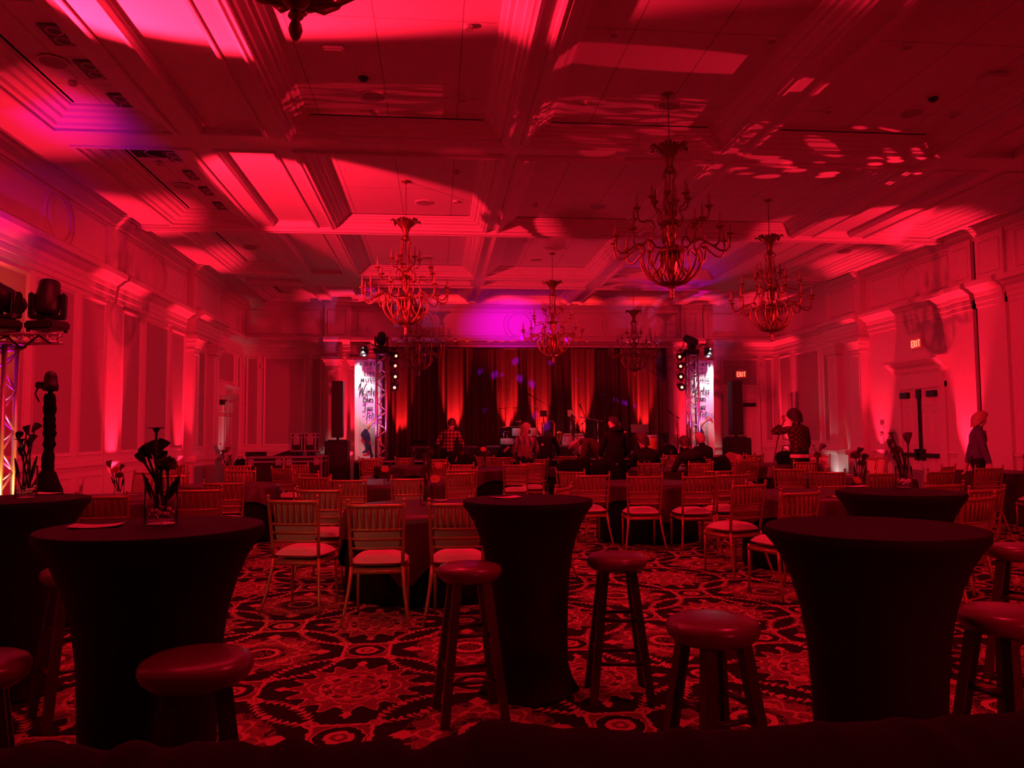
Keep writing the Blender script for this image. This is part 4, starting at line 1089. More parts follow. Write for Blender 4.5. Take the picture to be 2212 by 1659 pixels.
# ------------------------------------------------------------------ chandeliers
def make_chandelier(label):
    t = thing('chandelier', label, 'chandelier', (0, 0, 0), 0, 'candle chandeliers down the hall')
    mb = MB()   # chain and canopy
    for i in range(17):
        z = 1.70+i*0.035
        pts = [(0.008*math.cos(a), 0.0, z+0.021*math.sin(a)) for a in [2*PI*k/8 for k in range(8)]]
        if i % 2: pts = [(p[1], p[0], p[2]) for p in pts]
        mb.tube(pts, 0.0028, 5, closed=True)
    mb.tube([(0.004, 0, 1.55), (0.005, 0.002, 2.0), (0.004, 0, 2.295)], 0.0025, 5)
    mb.build('chain', M['bronze'], t)
    mb = MB(); mb.lathe([(0.012, 2.262), (0.02, 2.275), (0.06, 2.285), (0.068, 2.298), (0.068, 2.303)], 20); mb.build('canopy', M['bronze'], t)
    mb = MB()   # plume of curled leaves
    for k in range(12):
        a = 2*PI*k/12+0.1; big = 1.0 if k % 2 == 0 else 0.78
        ca, sa = math.cos(a), math.sin(a)
        P = [(0.03, 1.46), (0.042, 1.53), (0.07, 1.60), (0.125, 1.66), (0.18*big+0.02, 1.70-0.02*(1-big)), (0.215*big+0.01, 1.685), (0.22*big, 1.655)]
        W = [0.012, 0.016, 0.026, 0.036, 0.034, 0.022, 0.006]
        vs = []
        for (q, z), w in zip(P, W):
            for (sd, dz) in ((-1, 0.008), (0, -0.006), (1, 0.008)): vs.append((q*ca-sd*w*sa, q*sa+sd*w*ca, z+dz))
        n = len(vs); vs2 = [(v[0], v[1], v[2]+0.007) for v in vs]
        fs = [(i*3+j, i*3+j+1, i*3+j+4, i*3+j+3) for i in range(6) for j in range(2)]
        mb.add(vs+vs2, fs+[tuple(n+q for q in f[::-1]) for f in fs], 0, True)
    mb.lathe([(0.02, 1.40), (0.052, 1.42), (0.058, 1.445), (0.04, 1.465), (0.045, 1.48), (0.03, 1.50), (0.02, 1.52)], 20)
    mb.build('leaf_crown', M['bronze'], t)
    mb = MB()   # four lyre bars below the crown
    for k in range(4):
        a = 2*PI*k/4+0.5; ca, sa = math.cos(a), math.sin(a)
        P = [(0.02, 1.44), (0.06, 1.435), (0.088, 1.40), (0.085, 1.375), (0.062, 1.355), (0.058, 1.28), (0.070, 1.18), (0.088, 1.09), (0.092, 1.04), (0.072, 0.985), (0.04, 0.945), (0.02, 0.94)]
        mb.tube([(q*ca, q*sa, z) for q, z in P], [0.009, 0.010, 0.012, 0.011, 0.010, 0.011, 0.012, 0.012, 0.012, 0.011, 0.009, 0.007], 8)
    mb.tube([(0, 0, 0.9), (0, 0, 1.45)], 0.006, 8)
    mb.build('lyre_frame', M['bronze'], t)
    mb = MB()   # turned centre shaft with two dishes
    mb.lathe([(0.012, 1.02), (0.022, 1.00), (0.024, 0.985), (0.012, 0.965), (0.03, 0.935), (0.032, 0.92), (0.014, 0.90), (0.05, 0.885), (0.085, 0.875), (0.10, 0.862), (0.10, 0.85), (0.06, 0.84), (0.055, 0.79), (0.062, 0.74), (0.058, 0.69),
              (0.03, 0.65), (0.042, 0.62), (0.045, 0.60), (0.028, 0.575), (0.10, 0.555), (0.138, 0.545), (0.14, 0.53), (0.10, 0.515), (0.08, 0.50)], 28)
    mb.lathe([(0.078, 0.51), (0.07, 0.40), (0.045, 0.30), (0.018, 0.24), (0.015, 0.18)], 16, rf=lambda q, z, a: q*(1+0.12*math.cos(8*a)))
    mb.build('shaft', M['bronze'], t)
    mb = MB()   # bowl of bent ribs under the lower dish
    for k in range(12):
        a = 2*PI*(k+0.5)/12; ca, sa = math.cos(a), math.sin(a)
        P = [(0.10, 0.53), (0.095, 0.46), (0.12, 0.36), (0.175, 0.30), (0.205, 0.27), (0.19, 0.225), (0.12, 0.18), (0.05, 0.160)]
        mb.tube([(q*ca, q*sa, z) for q, z in P], 0.0095, 8)
    mb.build('basket', M['bronze'], t)
    mb = MB(); mb.lathe([(0.09, 0.175), (0.055, 0.155), (0.03, 0.125), (0.016, 0.115), (0.026, 0.10), (0.028, 0.09), (0.014, 0.075), (0.022, 0.06), (0.026, 0.04), (0.018, 0.015), (0.006, 0.0)][::-1], 20)
    mb.build('finial', M['bronze'], t)
    tiers = [  # number, phase, path, cup radius, cup height, thickness
        (12, 0.0, [(0.06, 0.165), (0.16, 0.19), (0.245, 0.255), (0.30, 0.33), (0.335, 0.41), (0.33, 0.475), (0.305, 0.53), (0.31, 0.575), (0.35, 0.605), (0.40, 0.595), (0.46, 0.55), (0.52, 0.505), (0.575, 0.495), (0.618, 0.53), (0.63, 0.59), (0.632, 0.655)], 0.0115),
        (6, 0.26, [(0.055, 0.60), (0.12, 0.56), (0.20, 0.565), (0.255, 0.62), (0.262, 0.69), (0.225, 0.74), (0.215, 0.80), (0.25, 0.845), (0.31, 0.845), (0.365, 0.82), (0.41, 0.83), (0.435, 0.875), (0.44, 0.94)], 0.0105),
        (6, 0.0, [(0.05, 0.84), (0.10, 0.82), (0.15, 0.86), (0.145, 0.92), (0.12, 0.96), (0.13, 1.0), (0.175, 1.01), (0.205, 1.045), (0.21, 1.11)], 0.0095)]
    for (n, ph, path, th) in tiers:
        mb = MB(); mb.tube([(q, 0, z) for q, z in path], [th*1.25]+[th]*(len(path)-2)+[th*0.85], 8)
        q, z = path[-1]
        mb.lathe([(0.012, z-0.02), (0.02, z-0.012), (0.012, z), (0.026, z+0.008), (0.044, z+0.022), (0.046, z+0.03), (0.02, z+0.03)], 14, (q, 0, 0))
        am = mb.mesh('arm', M['bronze'])
        mb = MB(); mb.lathe([(0.0125, z+0.03), (0.0125, z+0.125), (0.009, z+0.128)], 10, (q, 0, 0))
        mb.lathe([(0.006, z+0.128), (0.0095, z+0.145), (0.007, z+0.165), (0.0015, z+0.19)], 8, (q, 0, 0), mi=1)
        cm = mb.mesh('candle', [M['candle'], M['bulb']])
        for k in range(n):
            a_ = bpy.data.objects.new('arm', am); COL.objects.link(a_); a_.parent = t; a_.rotation_euler = (0, 0, 2*PI*k/n+ph)
            c_ = bpy.data.objects.new('candle', cm); COL.objects.link(c_); c_.parent = a_
    return t
ZCH = 2.862
ch0 = None
for (x, y, a, lab) in [(1452, 648, 5, 'largest bronze chandelier in view, right of centre, nearest whole one'), (876, 725, 12, 'bronze chandelier left of centre, in the second coffer row'),
                    (1668, 738, 20, 'bronze chandelier at right, before the frieze with the circle'), (1195, 785, 8, 'bronze chandelier in the middle, in front of the stage curtain top'),
                    (1371, 815, 15, 'farthest bronze chandelier on the right, over the music stand'), (905, 815, 0, 'farthest bronze chandelier on the left, lit bright, by the left truss'),
                    (638, 88, 0, 'bronze chandelier overhead of which only the drop finial shows at the top')]:
    p = on_z(x, y, ZCH)
    if y == 815: p = Vector((p.x*19.3/p.y, 19.3, ZCH))
    if ch0 is None:
        ch0 = make_chandelier(lab); ch0.location = (p.x, p.y, ZCH); ch0.rotation_euler = (0, 0, R(a))
    else: dup(ch0, (p.x, p.y, ZCH), R(a), lab)

# ------------------------------------------------------------------ stage
SZ, SY = 0.80, 18.75
t = thing('stage', 'low black-skirted stage along the far wall under the curtain', 'stage', (2.35, SY, 0))
mb = MB(); mb.bbox(-4.35, 4.45, 0.0, 2.05, SZ-0.06, SZ, 0.01); mb.build('deck', M['black'], t)
mb = MB(); mb.grid(lambda u, v: (-4.33+u*8.76, 0.02+0.015*math.sin(u*260)*(1-v), 0.0+v*(SZ-0.062)), 400, 3); mb.build('skirt', M['blackfelt'], t)
mb = MB(); mb.box(-4.35, 4.45, -0.015, 0.0, SZ-0.045, SZ-0.005); mb.build('edge_strip', M['steel'], t)
# curtain
t = thing('stage_curtain', 'tall black pleated curtain behind the stage, streaked with red and purple light', 'curtain', (2.4, 20.68, SZ))
def cur(u, v):
    x = -3.95+u*7.9
    w = 0.055*math.sin(x*21+0.8*math.sin(x*2.1))+0.03*math.sin(x*47+math.sin(x*5))+0.05*math.sin(x*1.7)
    return (x, -w*(0.55+0.45*(1-v))+0.03, 0.012+v*(3.735-SZ))
W_ = 7.9
for k in range(6):
    a, b = k/6, (k+1)/6
    mb = MB(); mb.grid(lambda u, v: cur(a+(b-a)*u, v), 130, 8); mb.build('curtain_panel', M['curtain'], t)
mb = MB(); mb.cyl((-3.95, 0.02, 3.74-SZ), (3.95, 0.02, 3.74-SZ), 0.024, n=10); mb.build('curtain_rail', M['blackmetal'], t)

# ------------------------------------------------------------------ trusses
def make_truss(name, label, w, h):
    t = thing(name, label, 'truss', (0, 0, 0), 0, 'aluminium lighting trusses')
    mb = MB(); mb.bbox(-w*1.1, w*1.1, -w*1.1, w*1.1, 0.0, 0.015, 0.004); mb.build('base_plate', M['blackmetal'], t)
    q = w/2-0.025
    for (sx, sy) in ((-1, -1), (1, -1), (1, 1), (-1, 1)):
        mb = MB(); mb.cyl((sx*q, sy*q, 0.015), (sx*q, sy*q, h), 0.0255, n=12); mb.build('chord', M['alu'], t)
    mb = MB()
    for (ax, s) in ((0, -1), (0, 1), (1, -1), (1, 1)):
        n = max(4, round(h/(w*0.82))); dz = (h-0.10)/n
        for i in range(n):
            a, b = (-q, q) if i % 2 == 0 else (q, -q)
            z0, z1 = 0.05+i*dz, 0.05+(i+1)*dz
            P = [(a, s*q, z0), (b, s*q, z1)] if ax == 0 else [(s*q, a, z0), (s*q, b, z1)]
            mb.cyl(P[0], P[1], 0.012, n=8)
        for z in (0.05, h-0.03):
            P = [(-q, s*q, z), (q, s*q, z)] if ax == 0 else [(s*q, -q, z), (s*q, q, z)]
            mb.cyl(P[0], P[1], 0.014, n=8)
    mb.build('lattice', M['alu'], t)
    mb = MB(); mb.bbox(-w*0.62, w*0.62, -w*0.62, w*0.62, h, h+0.02, 0.004); mb.build('top_plate', M['blackmetal'], t)
    return t
def make_head(label, tilt=35, pan=0, lens='lensdim'):
    """moving-head lamp: base, yoke and tilted body"""
    t = thing('moving_head_light', label, 'stage light', (0, 0, 0), 0, 'moving head stage lights')
    mb = MB(); mb.bbox(-0.17, 0.17, -0.13, 0.13, 0.02, 0.11, 0.02)
    for (sx, sy) in ((-1, -1), (1, -1), (1, 1), (-1, 1)): mb.cyl((sx*0.13, sy*0.10, 0.0), (sx*0.13, sy*0.10, 0.025), 0.018, n=8)
    mb.build('base', M['black'], t)
    y = bpy.data.objects.new('yoke', None)
    mb = MB(); mb.lathe([(0.09, 0.11), (0.08, 0.135)], 20)
    for s in (-1, 1): mb.bbox(s*0.145-0.022, s*0.145+0.022, -0.055, 0.055, 0.15, 0.40, 0.015)
    mb.bbox(-0.165, 0.165, -0.06, 0.06, 0.13, 0.175, 0.015)
    y = mb.build('yoke', M['black'], t); y.rotation_euler = (0, 0, R(pan))
    mb = MB()
    mb.lathe([(0.05, -0.17), (0.085, -0.165), (0.11, -0.12), (0.118, -0.03), (0.115, 0.05), (0.10, 0.12), (0.095, 0.19), (0.088, 0.20)], 24)
    mb.lathe([(0.075, 0.199), (0.07, 0.203)], 24, mi=1)
    h = mb.build('head', [M['black'], M[lens]], y); h.location = (0, 0, 0.33); h.rotation_euler = (R(tilt), 0, 0)
    return t
def make_par(label, lens):
    """par can hung from a side clamp; the beam leaves along local -Y"""
    t = thing('par_light', label, 'stage light', (0, 0, 0), 0, 'par cans on the stage trusses')
    mb = MB(); mb.lathe([(0.04, -0.13), (0.075, -0.11), (0.088, -0.03), (0.092, 0.09), (0.096, 0.12)], 20, axis=(0, -1, 0)); mb.lathe([(0.034, 0.121), (0.028, 0.128)], 14, axis=(0, -1, 0), mi=1)
    mb.build('can', [M['black'], M[lens]], t)
    mb = MB(); mb.tube([(-0.10, 0, 0), (-0.105, 0.0, 0.08), (-0.06, 0.0, 0.13), (0.06, 0, 0.13), (0.105, 0, 0.08), (0.10, 0, 0)], 0.010, 8); mb.bbox(-0.025, 0.025, -0.025, 0.025, 0.12, 0.19, 0.006)
    mb.build('bracket', M['blackmetal'], t)
    return t
TY = 19.12
tr = {}
for side, px, lab in (('L', 824, 'slim aluminium truss tower at the left of the stage, lit pink'), ('R', 1496, 'slim aluminium truss tower at the right of the stage, lit purple')):
    p = on_y(px, 860, TY)
    if side == 'L': trs = make_truss('truss_tower', lab, 0.29, 2.62); trs.location = (p.x, TY, SZ); first = trs
    else: trs = dup(first, (p.x, TY, SZ), 0, lab)
    tr[side] = p.x
h0 = make_head('moving head light on top of the left stage truss', 60, 30); h0.location = (tr['L']-0.01, TY, SZ+2.64); h0.rotation_euler = (0, 0, R(-20))
dup(h0, (tr['R'], TY, SZ+2.64), R(200), 'moving head light on top of the right stage truss')
pl0 = None
for side, sx in (('L', 1), ('R', -1)):
    for k, (py, ln) in enumerate(((768, 'topmost'), (789, 'second'), (812, 'third'), (835, 'lowest'))):
        z = on_y(1100, py, TY).z
        lab = f'{ln} par can on the {"left" if side == "L" else "right"} stage truss'
        loc = (tr[side]+sx*(0.29 if k < 2 else 0.31), TY-0.05, z)
        if pl0 is None: pl0 = make_par(lab, 'lensred'); pl0.location = loc; o = pl0
        else: o = dup(pl0, loc, 0, lab)
        o.rotation_euler = (R(16), R(0), R(sx*(38-10*k)))
    z = SZ+2.66
    o = dup(pl0, (tr[side]-sx*0.42, TY-0.02, z+0.02), 0, f'lamp shining down on the {"left" if side == "L" else "right"} banner'); o.rotation_euler = (R(68), 0, 0)
    for ch in o.children:
        if ch.name.startswith('can'): ch.data = ch.data.copy(); ch.data.materials[1] = M['lens']
    arm = thing('lamp_arm', f'bent arm holding the lamp over the {"left" if side == "L" else "right"} banner', 'arm', (tr[side], TY, z))
    mb = MB(); mb.tube([(0, 0, -0.10), (-sx*0.10, 0, 0.12), (-sx*0.30, 0, 0.22), (-sx*0.42, 0, 0.20)], 0.012, 8); mb.build('tube', M['blackmetal'], arm)
    mb = MB(); mb.tube([(0, -0.02, -0.04), (-sx*0.15, -0.03, 0.05), (-sx*0.25, -0.02, 0.19), (-sx*0.40, -0.02, 0.24)], 0.006, 6); mb.build('cable', M['black'], arm)

# near left truss with a crossbar carrying two moving heads
p = on_y(-8, 900, 8.3); NX = p.x; NZ = on_y(12, 722, 8.15).z
nt_ = dup(first, (NX, 8.3, 0.0), 0, 'aluminium truss at the left edge, glowing magenta and orange'); nt_.scale = (1.0, 1.0, (NZ-0.09)/2.64)
xb = thing('truss_crossbar', 'aluminium crossbar on the truss at the left edge carrying two moving heads', 'truss', (NX, 8.15, NZ))
mb = MB()
for dz in (0.0, -0.10):
    for dy in (-0.06, 0.06): mb.cyl((-0.35, dy, dz), (0.66, dy, dz*0.8-0.0), 0.018, n=10)
for i in range(9):
    x = -0.34+i*0.115; mb.cyl((x, -0.06, 0), (x+0.06, 0.06, -0.09), 0.008, n=6); mb.cyl((x+0.06, -0.06, -0.09), (x+0.115, -0.06, 0), 0.008, n=6)
mb.build('bar', M['alu'], xb)
mb = MB(); mb.tube([(-0.2, -0.09, -0.02), (0.0, -0.10, -0.12), (0.2, -0.09, -0.03), (0.35, -0.10, -0.16), (0.5, -0.09, -0.02), (0.62, -0.10, -0.1)], 0.012, 6); mb.build('cable', M['black'], xb)
a_ = on_y(14, 690, 8.15); b_ = on_y(102, 706, 8.15)
dup(h0, (a_.x, 8.15, NZ+0.022), R(-60), 'moving head light nearest the left edge, on the crossbar')
hx = dup(h0, (b_.x, 8.15, NZ+0.022), R(160), 'moving head light on the free end of the left crossbar')
for y_ in hx.children:
    for q_ in y_.children: q_.rotation_euler = (R(14), 0, 0)
# ------------------------------------------------------------------ wrapped lamp stand behind the left tables
c = on_y(104, 1000, 6.2)
t = thing('wrapped_light_stand', 'thin stand wrapped in black cloth with a small lamp on top, by the left wall', 'stand', (c.x, 6.2, 0))
rnd = random.Random(3)
zt = on_y(104, 845, 6.2).z
mb = MB()
rows = [(0.30, 0.0), (0.24, 0.35), (0.16, 0.75), (0.105, 1.02), (0.06, 1.14)]
n = 22
for i in range(1, n+1): rows.append((0.040+rnd.uniform(-0.006, 0.010)-0.004*i/n, 1.14+(zt-1.16)*i/n))
mb.lathe(rows, 20, rf=lambda q, z, a: q*(1+0.10*math.sin(3*a+z*9)+0.06*math.sin(5*a-z*23)))
mb.build('cloth_wrap', M['blackfelt'], t)
mb = MB(); mb.cyl((0, 0, 0), (0, 0, zt+0.02), 0.018, n=10); mb.build('pole', M['blackmetal'], t)
mb = MB(); mb.lathe([(0.045, zt), (0.055, zt+0.01), (0.055, zt+0.05), (0.05, zt+0.055), (0.045, zt+0.11), (0.035, zt+0.14), (0.012, zt+0.155)], 20)
mb.bbox(-0.10, -0.04, -0.03, 0.03, zt+0.02, zt+0.07, 0.008); mb.tube([(-0.09, 0, zt+0.03), (-0.11, 0, zt-0.02), (-0.08, 0, zt-0.08)], 0.006, 6); mb.build('lamp_head', M['black'], t)

# ------------------------------------------------------------------ banners
def ribbon(mb, pts, w, y=0.0, th=0.004):
    """a flat pen stroke of printed ink in the x-z plane"""
    P = [Vector((p[0], 0, p[1])) for p in pts]
    # smooth the stroke
    Q = []
    for i in range(len(P)-1):
        p0, p1, p2, p3 = P[max(0, i-1)], P[i], P[i+1], P[min(len(P)-1, i+2)]
        for k in range(5):
            s = k/5; Q.append(0.5*((2*p1)+(p2-p0)*s+(2*p0-5*p1+4*p2-p3)*s*s+(3*p1-p0-3*p2+p3)*s**3))
    Q.append(P[-1]); vs = []
    for i, q in enumerate(Q):
        d = Q[min(i+1, len(Q)-1)]-Q[max(i-1, 0)]
        nrm = Vector((-d.z, 0, d.x)).normalized()*w*0.5*(1.0 if abs(d.x) < abs(d.z) else 0.75)
        for yy in (y, y-th): vs += [q+nrm+Vector((0, yy, 0)), q-nrm+Vector((0, yy, 0))]
    fs = []
    for i in range(len(Q)-1):
        o = i*4; fs += [(o, o+1, o+5, o+4), (o+2, o+6, o+7, o+3), (o, o+4, o+6, o+2), (o+1, o+3, o+7, o+5)]
    mb.add(vs, fs)
def wob(x, z):
    return 0.012*math.sin(x*11+z*3)+0.010*math.sin(z*7+x*4)*(1 if z < 1.6 else 0.4)
def poly(mb, pts, y, th=0.004):
    n = len(pts)
    vs = [(p[0], y+wob(p[0], p[1]), p[1]) for p in pts]+[(p[0], y+wob(p[0], p[1])-th, p[1]) for p in pts]
    mb.add(vs, [tuple(range(n)), tuple(range(2*n-1, n-1, -1))]+[(i, (i+1) % n, n+(i+1) % n, n+i) for i in range(n)])
def letters(mb, s, cx, z, h, spread=1.0):
    cu = bpy.data.curves.new('txt', 'FONT'); cu.body = s; cu.size = h*1.38; cu.align_x = 'CENTER'; cu.extrude = 0.0015; cu.space_character = 1.25; cu.offset = 0.0012
    o = bpy.data.objects.new('txt', cu); COL.objects.link(o)
    bpy.context.view_layer.update()
    me = bpy.data.meshes.new_from_object(o.evaluated_get(bpy.context.evaluated_depsgraph_get()))
    vs = [(cx+v.co.x*spread, -0.022-v.co.z, z+v.co.y) for v in me.vertices]
    mb.add(vs, [list(p.vertices) for p in me.polygons])
    bpy.data.objects.remove(o); bpy.data.curves.remove(cu); bpy.data.meshes.remove(me)
SCRIPT = {'W': [[(0, .62), (.12, .95), (.20, 1.0), (.12, .45), (.06, 0)], [(.06, 0), (.30, .62), (.34, .66)], [(.34, .66), (.30, .2), (.30, 0), (.55, .8), (.72, 1.05)]],
 'i': [[(0, .42), (.02, 0)], [(.05, .58), (.07, .62)]], 'n': [[(0, .42), (0, 0)], [(0, .25), (.12, .42), (.18, .35), (.17, 0)]], 't': [[(.06, .75), (.04, .1), (.12, 0)], [(-.05, .48), (.20, .52)]],
 'e': [[(0, .2), (.16, .3), (.10, .42), (.0, .25), (.06, 0), (.18, .05)]], 'r': [[(0, .42), (.02, 0)], [(0, .25), (.10, .42), (.18, .40)]],
 'B': [[(.05, 1.0), (0, 0)], [(-.10, .95), (.25, 1.02), (.36, .8), (.06, .52), (.34, .42), (.30, .08), (-.12, -.02)]], 'l': [[(.12, .9), (.04, .2), (.08, 0)]], 'u': [[(0, .42), (.02, .06), (.12, .05), (.18, .42), (.18, 0)]],
 's': [[(.16, .42), (.02, .36), (.14, .16), (.10, 0), (-.02, .02)]], 'J': [[(-.18, 1.0), (.36, 1.06)], [(.14, 1.0), (.10, .2), (0, -.22), (-.16, -.2), (-.2, -.02)]], 'a': [[(.16, .40), (.02, .36), (0, .06), (.12, .06), (.17, .42), (.20, 0)]],
 'z': [[(0, .42), (.18, .42), (.0, .02), (.20, .0)]], 'F': [[(.12, 1.0), (.06, .2), (-.04, -.35)], [(.02, .98), (.5, 1.06)], [(.08, .58), (.36, .62)]]}
def script_word(mb, word, x, z, h, w=0.016):
    adv = {'W': .66, 'B': .42, 'J': .38, 'F': .34, 'i': .13, 'l': .15, 't': .20}
    for ch in word:
        for st in SCRIPT[ch]: ribbon(mb, [(x+px_*h*0.95, z+pz*h) for px_, pz in st], w, -0.020)
        x += adv.get(ch, .25)*h*0.95
def make_banner(label):
    t = thing('banner', label, 'banner', (0, 0, 0), 0, 'festival banners beside the stage')
    W, H = 0.345, 2.52
    mb = MB()
    def bf(u, v):
        x, z = (u-0.5)*2*W*(0.94+0.06*v), v*H
        return (x, wob(x, z)+0.02*math.sin(x*8+z*5)*(1-v)**2, z)
    mb.grid(bf, 24, 60); mb.grid(lambda u, v: Vector(bf(u, v))+Vector((0, 0.004, 0)), 24, 60)
    mb.build('vinyl', M['banner'], t)
    mb = MB(); mb.cyl((-W-0.03, 0.0, H), (W+0.03, 0.0, H), 0.012, n=10); mb.build('top_rod', M['steel'], t)
    mb = MB()
    letters(mb, '4 DAYS', 0.02, 2.36, 0.092); letters(mb, 'OF', 0.02, 2.27, 0.055); letters(mb, 'LIVE', 0.02, 2.12, 0.088); letters(mb, 'MUSIC', 0.02, 1.965, 0.092)
    script_word(mb, 'Winter', -0.24, 1.62, 0.30); script_word(mb, 'Blues', -0.12, 1.46, 0.20); script_word(mb, 'Jazz', -0.10, 1.24, 0.20); script_word(mb, 'Fest', -0.04, 1.06, 0.18)
    mb.build('lettering', M['ink'], t)
    mb = MB(); poly(mb, [(-.16, .70), (-.08, .80), (-.02, .78), (.04, .66), (.06, .52), (.0, .42), (-.06, .46), (-.10, .56), (-.18, .62)], -0.014)
    poly(mb, [(-.06, .46), (.0, .42), (.06, .40), (.10, .22), (.14, .10), (.08, .10), (.03, .26), (-.04, .34)], -0.014)
    poly(mb, [(-.08, .46), (-.02, .40), (-.06, .28), (-.14, .22), (-.12, .18), (-.02, .22), (.02, .34)], -0.018); mb.build('printed_figure', M['inkblue'], t)
    mb = MB(); ribbon(mb, [(-.04, .82), (.04, .90), (.14, 1.0)], 0.03, -0.02); poly(mb, [(.12, .98), (.20, 1.02), (.16, 1.08)], -0.02); mb.build('printed_trumpet', M['inkgold'], t)
    mb = MB(); ribbon(mb, [(.10, 1.06), (.18, 1.14), (.22, 1.04), (.26, 1.12), (.28, 1.0)], 0.045, -0.02); mb.build('printed_swirl', M['inklilac'], t)
    return t
pb = on_y(795, 985, TY+0.22); zb = on_y(1100, 996, TY).z
b0 = make_banner('white festival banner lit from above, left of the stage'); b0.location = (pb.x, TY+0.24, zb+0.03)
pb2 = on_y(1518, 985, TY+0.22)
dup(b0, (pb2.x, TY+0.24, zb+0.03), 0, 'white festival banner lit from above, right of the stage')
for ch in list(b0.children): pass
for o_, x_ in (('left', pb.x), ('right', pb2.x)):
    t = thing('banner_pole', f'thin upright pole carrying the {o_} banner', 'pole', (x_, TY+0.30, 0), 0, 'poles of the festival banners')
    mb = MB(); mb.cyl((0, 0, 0), (0, 0, zb+2.56), 0.014, n=10); mb.build('tube', M['blackmetal'], t)
    mb = MB(); mb.box(-0.25, 0.25, -0.02, 0.02, 0, 0.02); mb.build('foot', M['blackmetal'], t)

# ------------------------------------------------------------------ loudspeakers
def make_speaker(label):
    t = thing('column_loudspeaker', label, 'loudspeaker', (0, 0, 0), 0, 'column loudspeakers beside the stage')
    mb = MB(); mb.bbox(-0.25, 0.25, -0.28, 0.28, 0.02, 1.29, 0.015); mb.build('bass_cabinet', M['black'], t)
    mb = MB(); mb.box(-0.225, 0.225, -0.288, -0.279, 0.07, 1.24); mb.build('grille', M['grille'], t)
    mb = MB(); mb.cyl((0, 0.02, 1.29), (0, 0.02, 1.40), 0.03, n=12); mb.box(-0.2, 0.2, -0.12, 0.16, 1.29, 1.312); mb.build('coupler', M['blackmetal'], t)
    mb = MB(); mb.bbox(-0.125, 0.125, -0.13, 0.17, 1.36, 2.63, 0.012); mb.build('column', M['black'], t)
    mb = MB(); mb.box(-0.11, 0.11, -0.137, -0.129, 1.39, 2.60); mb.build('column_grille', M['grille'], t)
    return t
pL, pR = on_y(729, 990, 17.6), on_y(1592, 990, 17.6)
s0 = make_speaker('tall black column loudspeaker left of the left banner'); s0.location = (pL.x, 17.6, 0)
dup(s0, (pR.x, 17.6, 0), 0, 'tall black column loudspeaker right of the right banner')
# ------------------------------------------------------------------ flight cases and bags at left
def make_case(name, label, w, d, h, lid=0.10, group='black flight cases left of the stage', mt='case'):
    t = thing(name, label, 'case', (0, 0, 0), 0, group)
    mb = MB(); mb.bbox(-w/2+0.006, w/2-0.006, -d/2+0.006, d/2-0.006, 0.09, h-lid-0.004, 0.004); mb.build('body', M[mt], t)
    mb = MB(); mb.bbox(-w/2+0.006, w/2-0.006, -d/2+0.006, d/2-0.006, h-lid+0.004, h-0.006, 0.004); mb.build('lid', M[mt], t)
    mb = MB(); e = 0.028
    for sx in (-1, 1):
        for sy in (-1, 1):
            x, y = sx*w/2, sy*d/2; mb.box(min(x, x-sx*e), max(x, x-sx*e), min(y, y-sy*e), max(y, y-sy*e), 0.09, h)
    for z in (0.09, h-lid-e/2, h-e):
        for sy in (-1, 1): y = sy*d/2; mb.box(-w/2, w/2, min(y, y-sy*e*0.6), max(y, y-sy*e*0.6), z, z+e)
        for sx in (-1, 1): x = sx*w/2; mb.box(min(x, x-sx*e*0.6), max(x, x-sx*e*0.6), -d/2, d/2, z, z+e)
    mb.build('metal_edges', M['steel'], t)
    for x in ((-w*0.36, w*0.36) if w > 0.7 else (0,)):
        mb = MB(); mb.bbox(x-0.055, x+0.055, -d/2-0.012, -d/2+0.004, h-lid-0.07, h-lid+0.06, 0.004); mb.build('latch', M['steel'], t)
    if w <= 0.7:
        mb = MB(); mb.bbox(-0.07, 0.07, -d/2-0.010, -d/2+0.004, h*0.48, h*0.48+0.16, 0.01); mb.box(-0.045, 0.045, -d/2-0.02, -d/2-0.009, h*0.48+0.03, h*0.48+0.13); mb.build('handle', M['steel'], t)
    for sx in (-1, 1):
        for sy in (-1, 1):
            mb = MB(); mb.cyl((sx*(w/2-0.08)-0.02, sy*(d/2-0.08), 0.045), (sx*(w/2-0.08)+0.02, sy*(d/2-0.08), 0.045), 0.045, n=14); mb.box(sx*(w/2-0.08)-0.03, sx*(w/2-0.08)+0.03, sy*(d/2-0.08)-0.03, sy*(d/2-0.08)+0.03, 0.07, 0.092); mb.build('caster', M['black'], t)
    return t
cA = on_y(579, 990, 15.9); cB = on_y(661, 988, 15.9)
k0 = make_case('flight_case', 'long flight case with pale lid edge, left one of the two nearest', 0.74, 0.6, 1.0, 0.10); k0.location = (cA.x, 15.9, 0)
k1 = dup(k0, (cB.x-0.01, 15.9, 0), 0, 'long flight case with pale lid edge, right one beside the left loudspeaker')
kt = make_case('upright_case', 'small upright case with handle, left one of two on top of the cases', 0.245, 0.4, 0.48, 0.09)
u1, u2 = on_y(644, 960, 16.75), on_y(673, 960, 16.75)
kb = make_case('flight_case', 'low flight case at the back carrying the two small upright cases', 0.84, 0.55, 0.985, 0.10); kb.location = ((u1.x+u2.x)/2+0.05, 16.75, 0)
kt.location = (u1.x, 16.75, 0.985); dup(kt, (u2.x, 16.75, 0.985), 0, 'small upright case with handle, right one of two on top of the cases')
c = on_y(553, 985, 17.4)
t = thing('drum_case', 'round grey drum case behind the left flight case', 'case', (c.x, 17.4, 0))
mb = MB(); mb.lathe([(0.20, 0.0), (0.205, 0.02), (0.205, 1.0), (0.195, 1.02)], 32); mb.build('shell', M['greycase'], t)
mb = MB(); mb.lathe([(0.218, 0.965), (0.222, 0.975), (0.222, 1.05), (0.21, 1.06)], 32); mb.build('lid', M['case'], t)
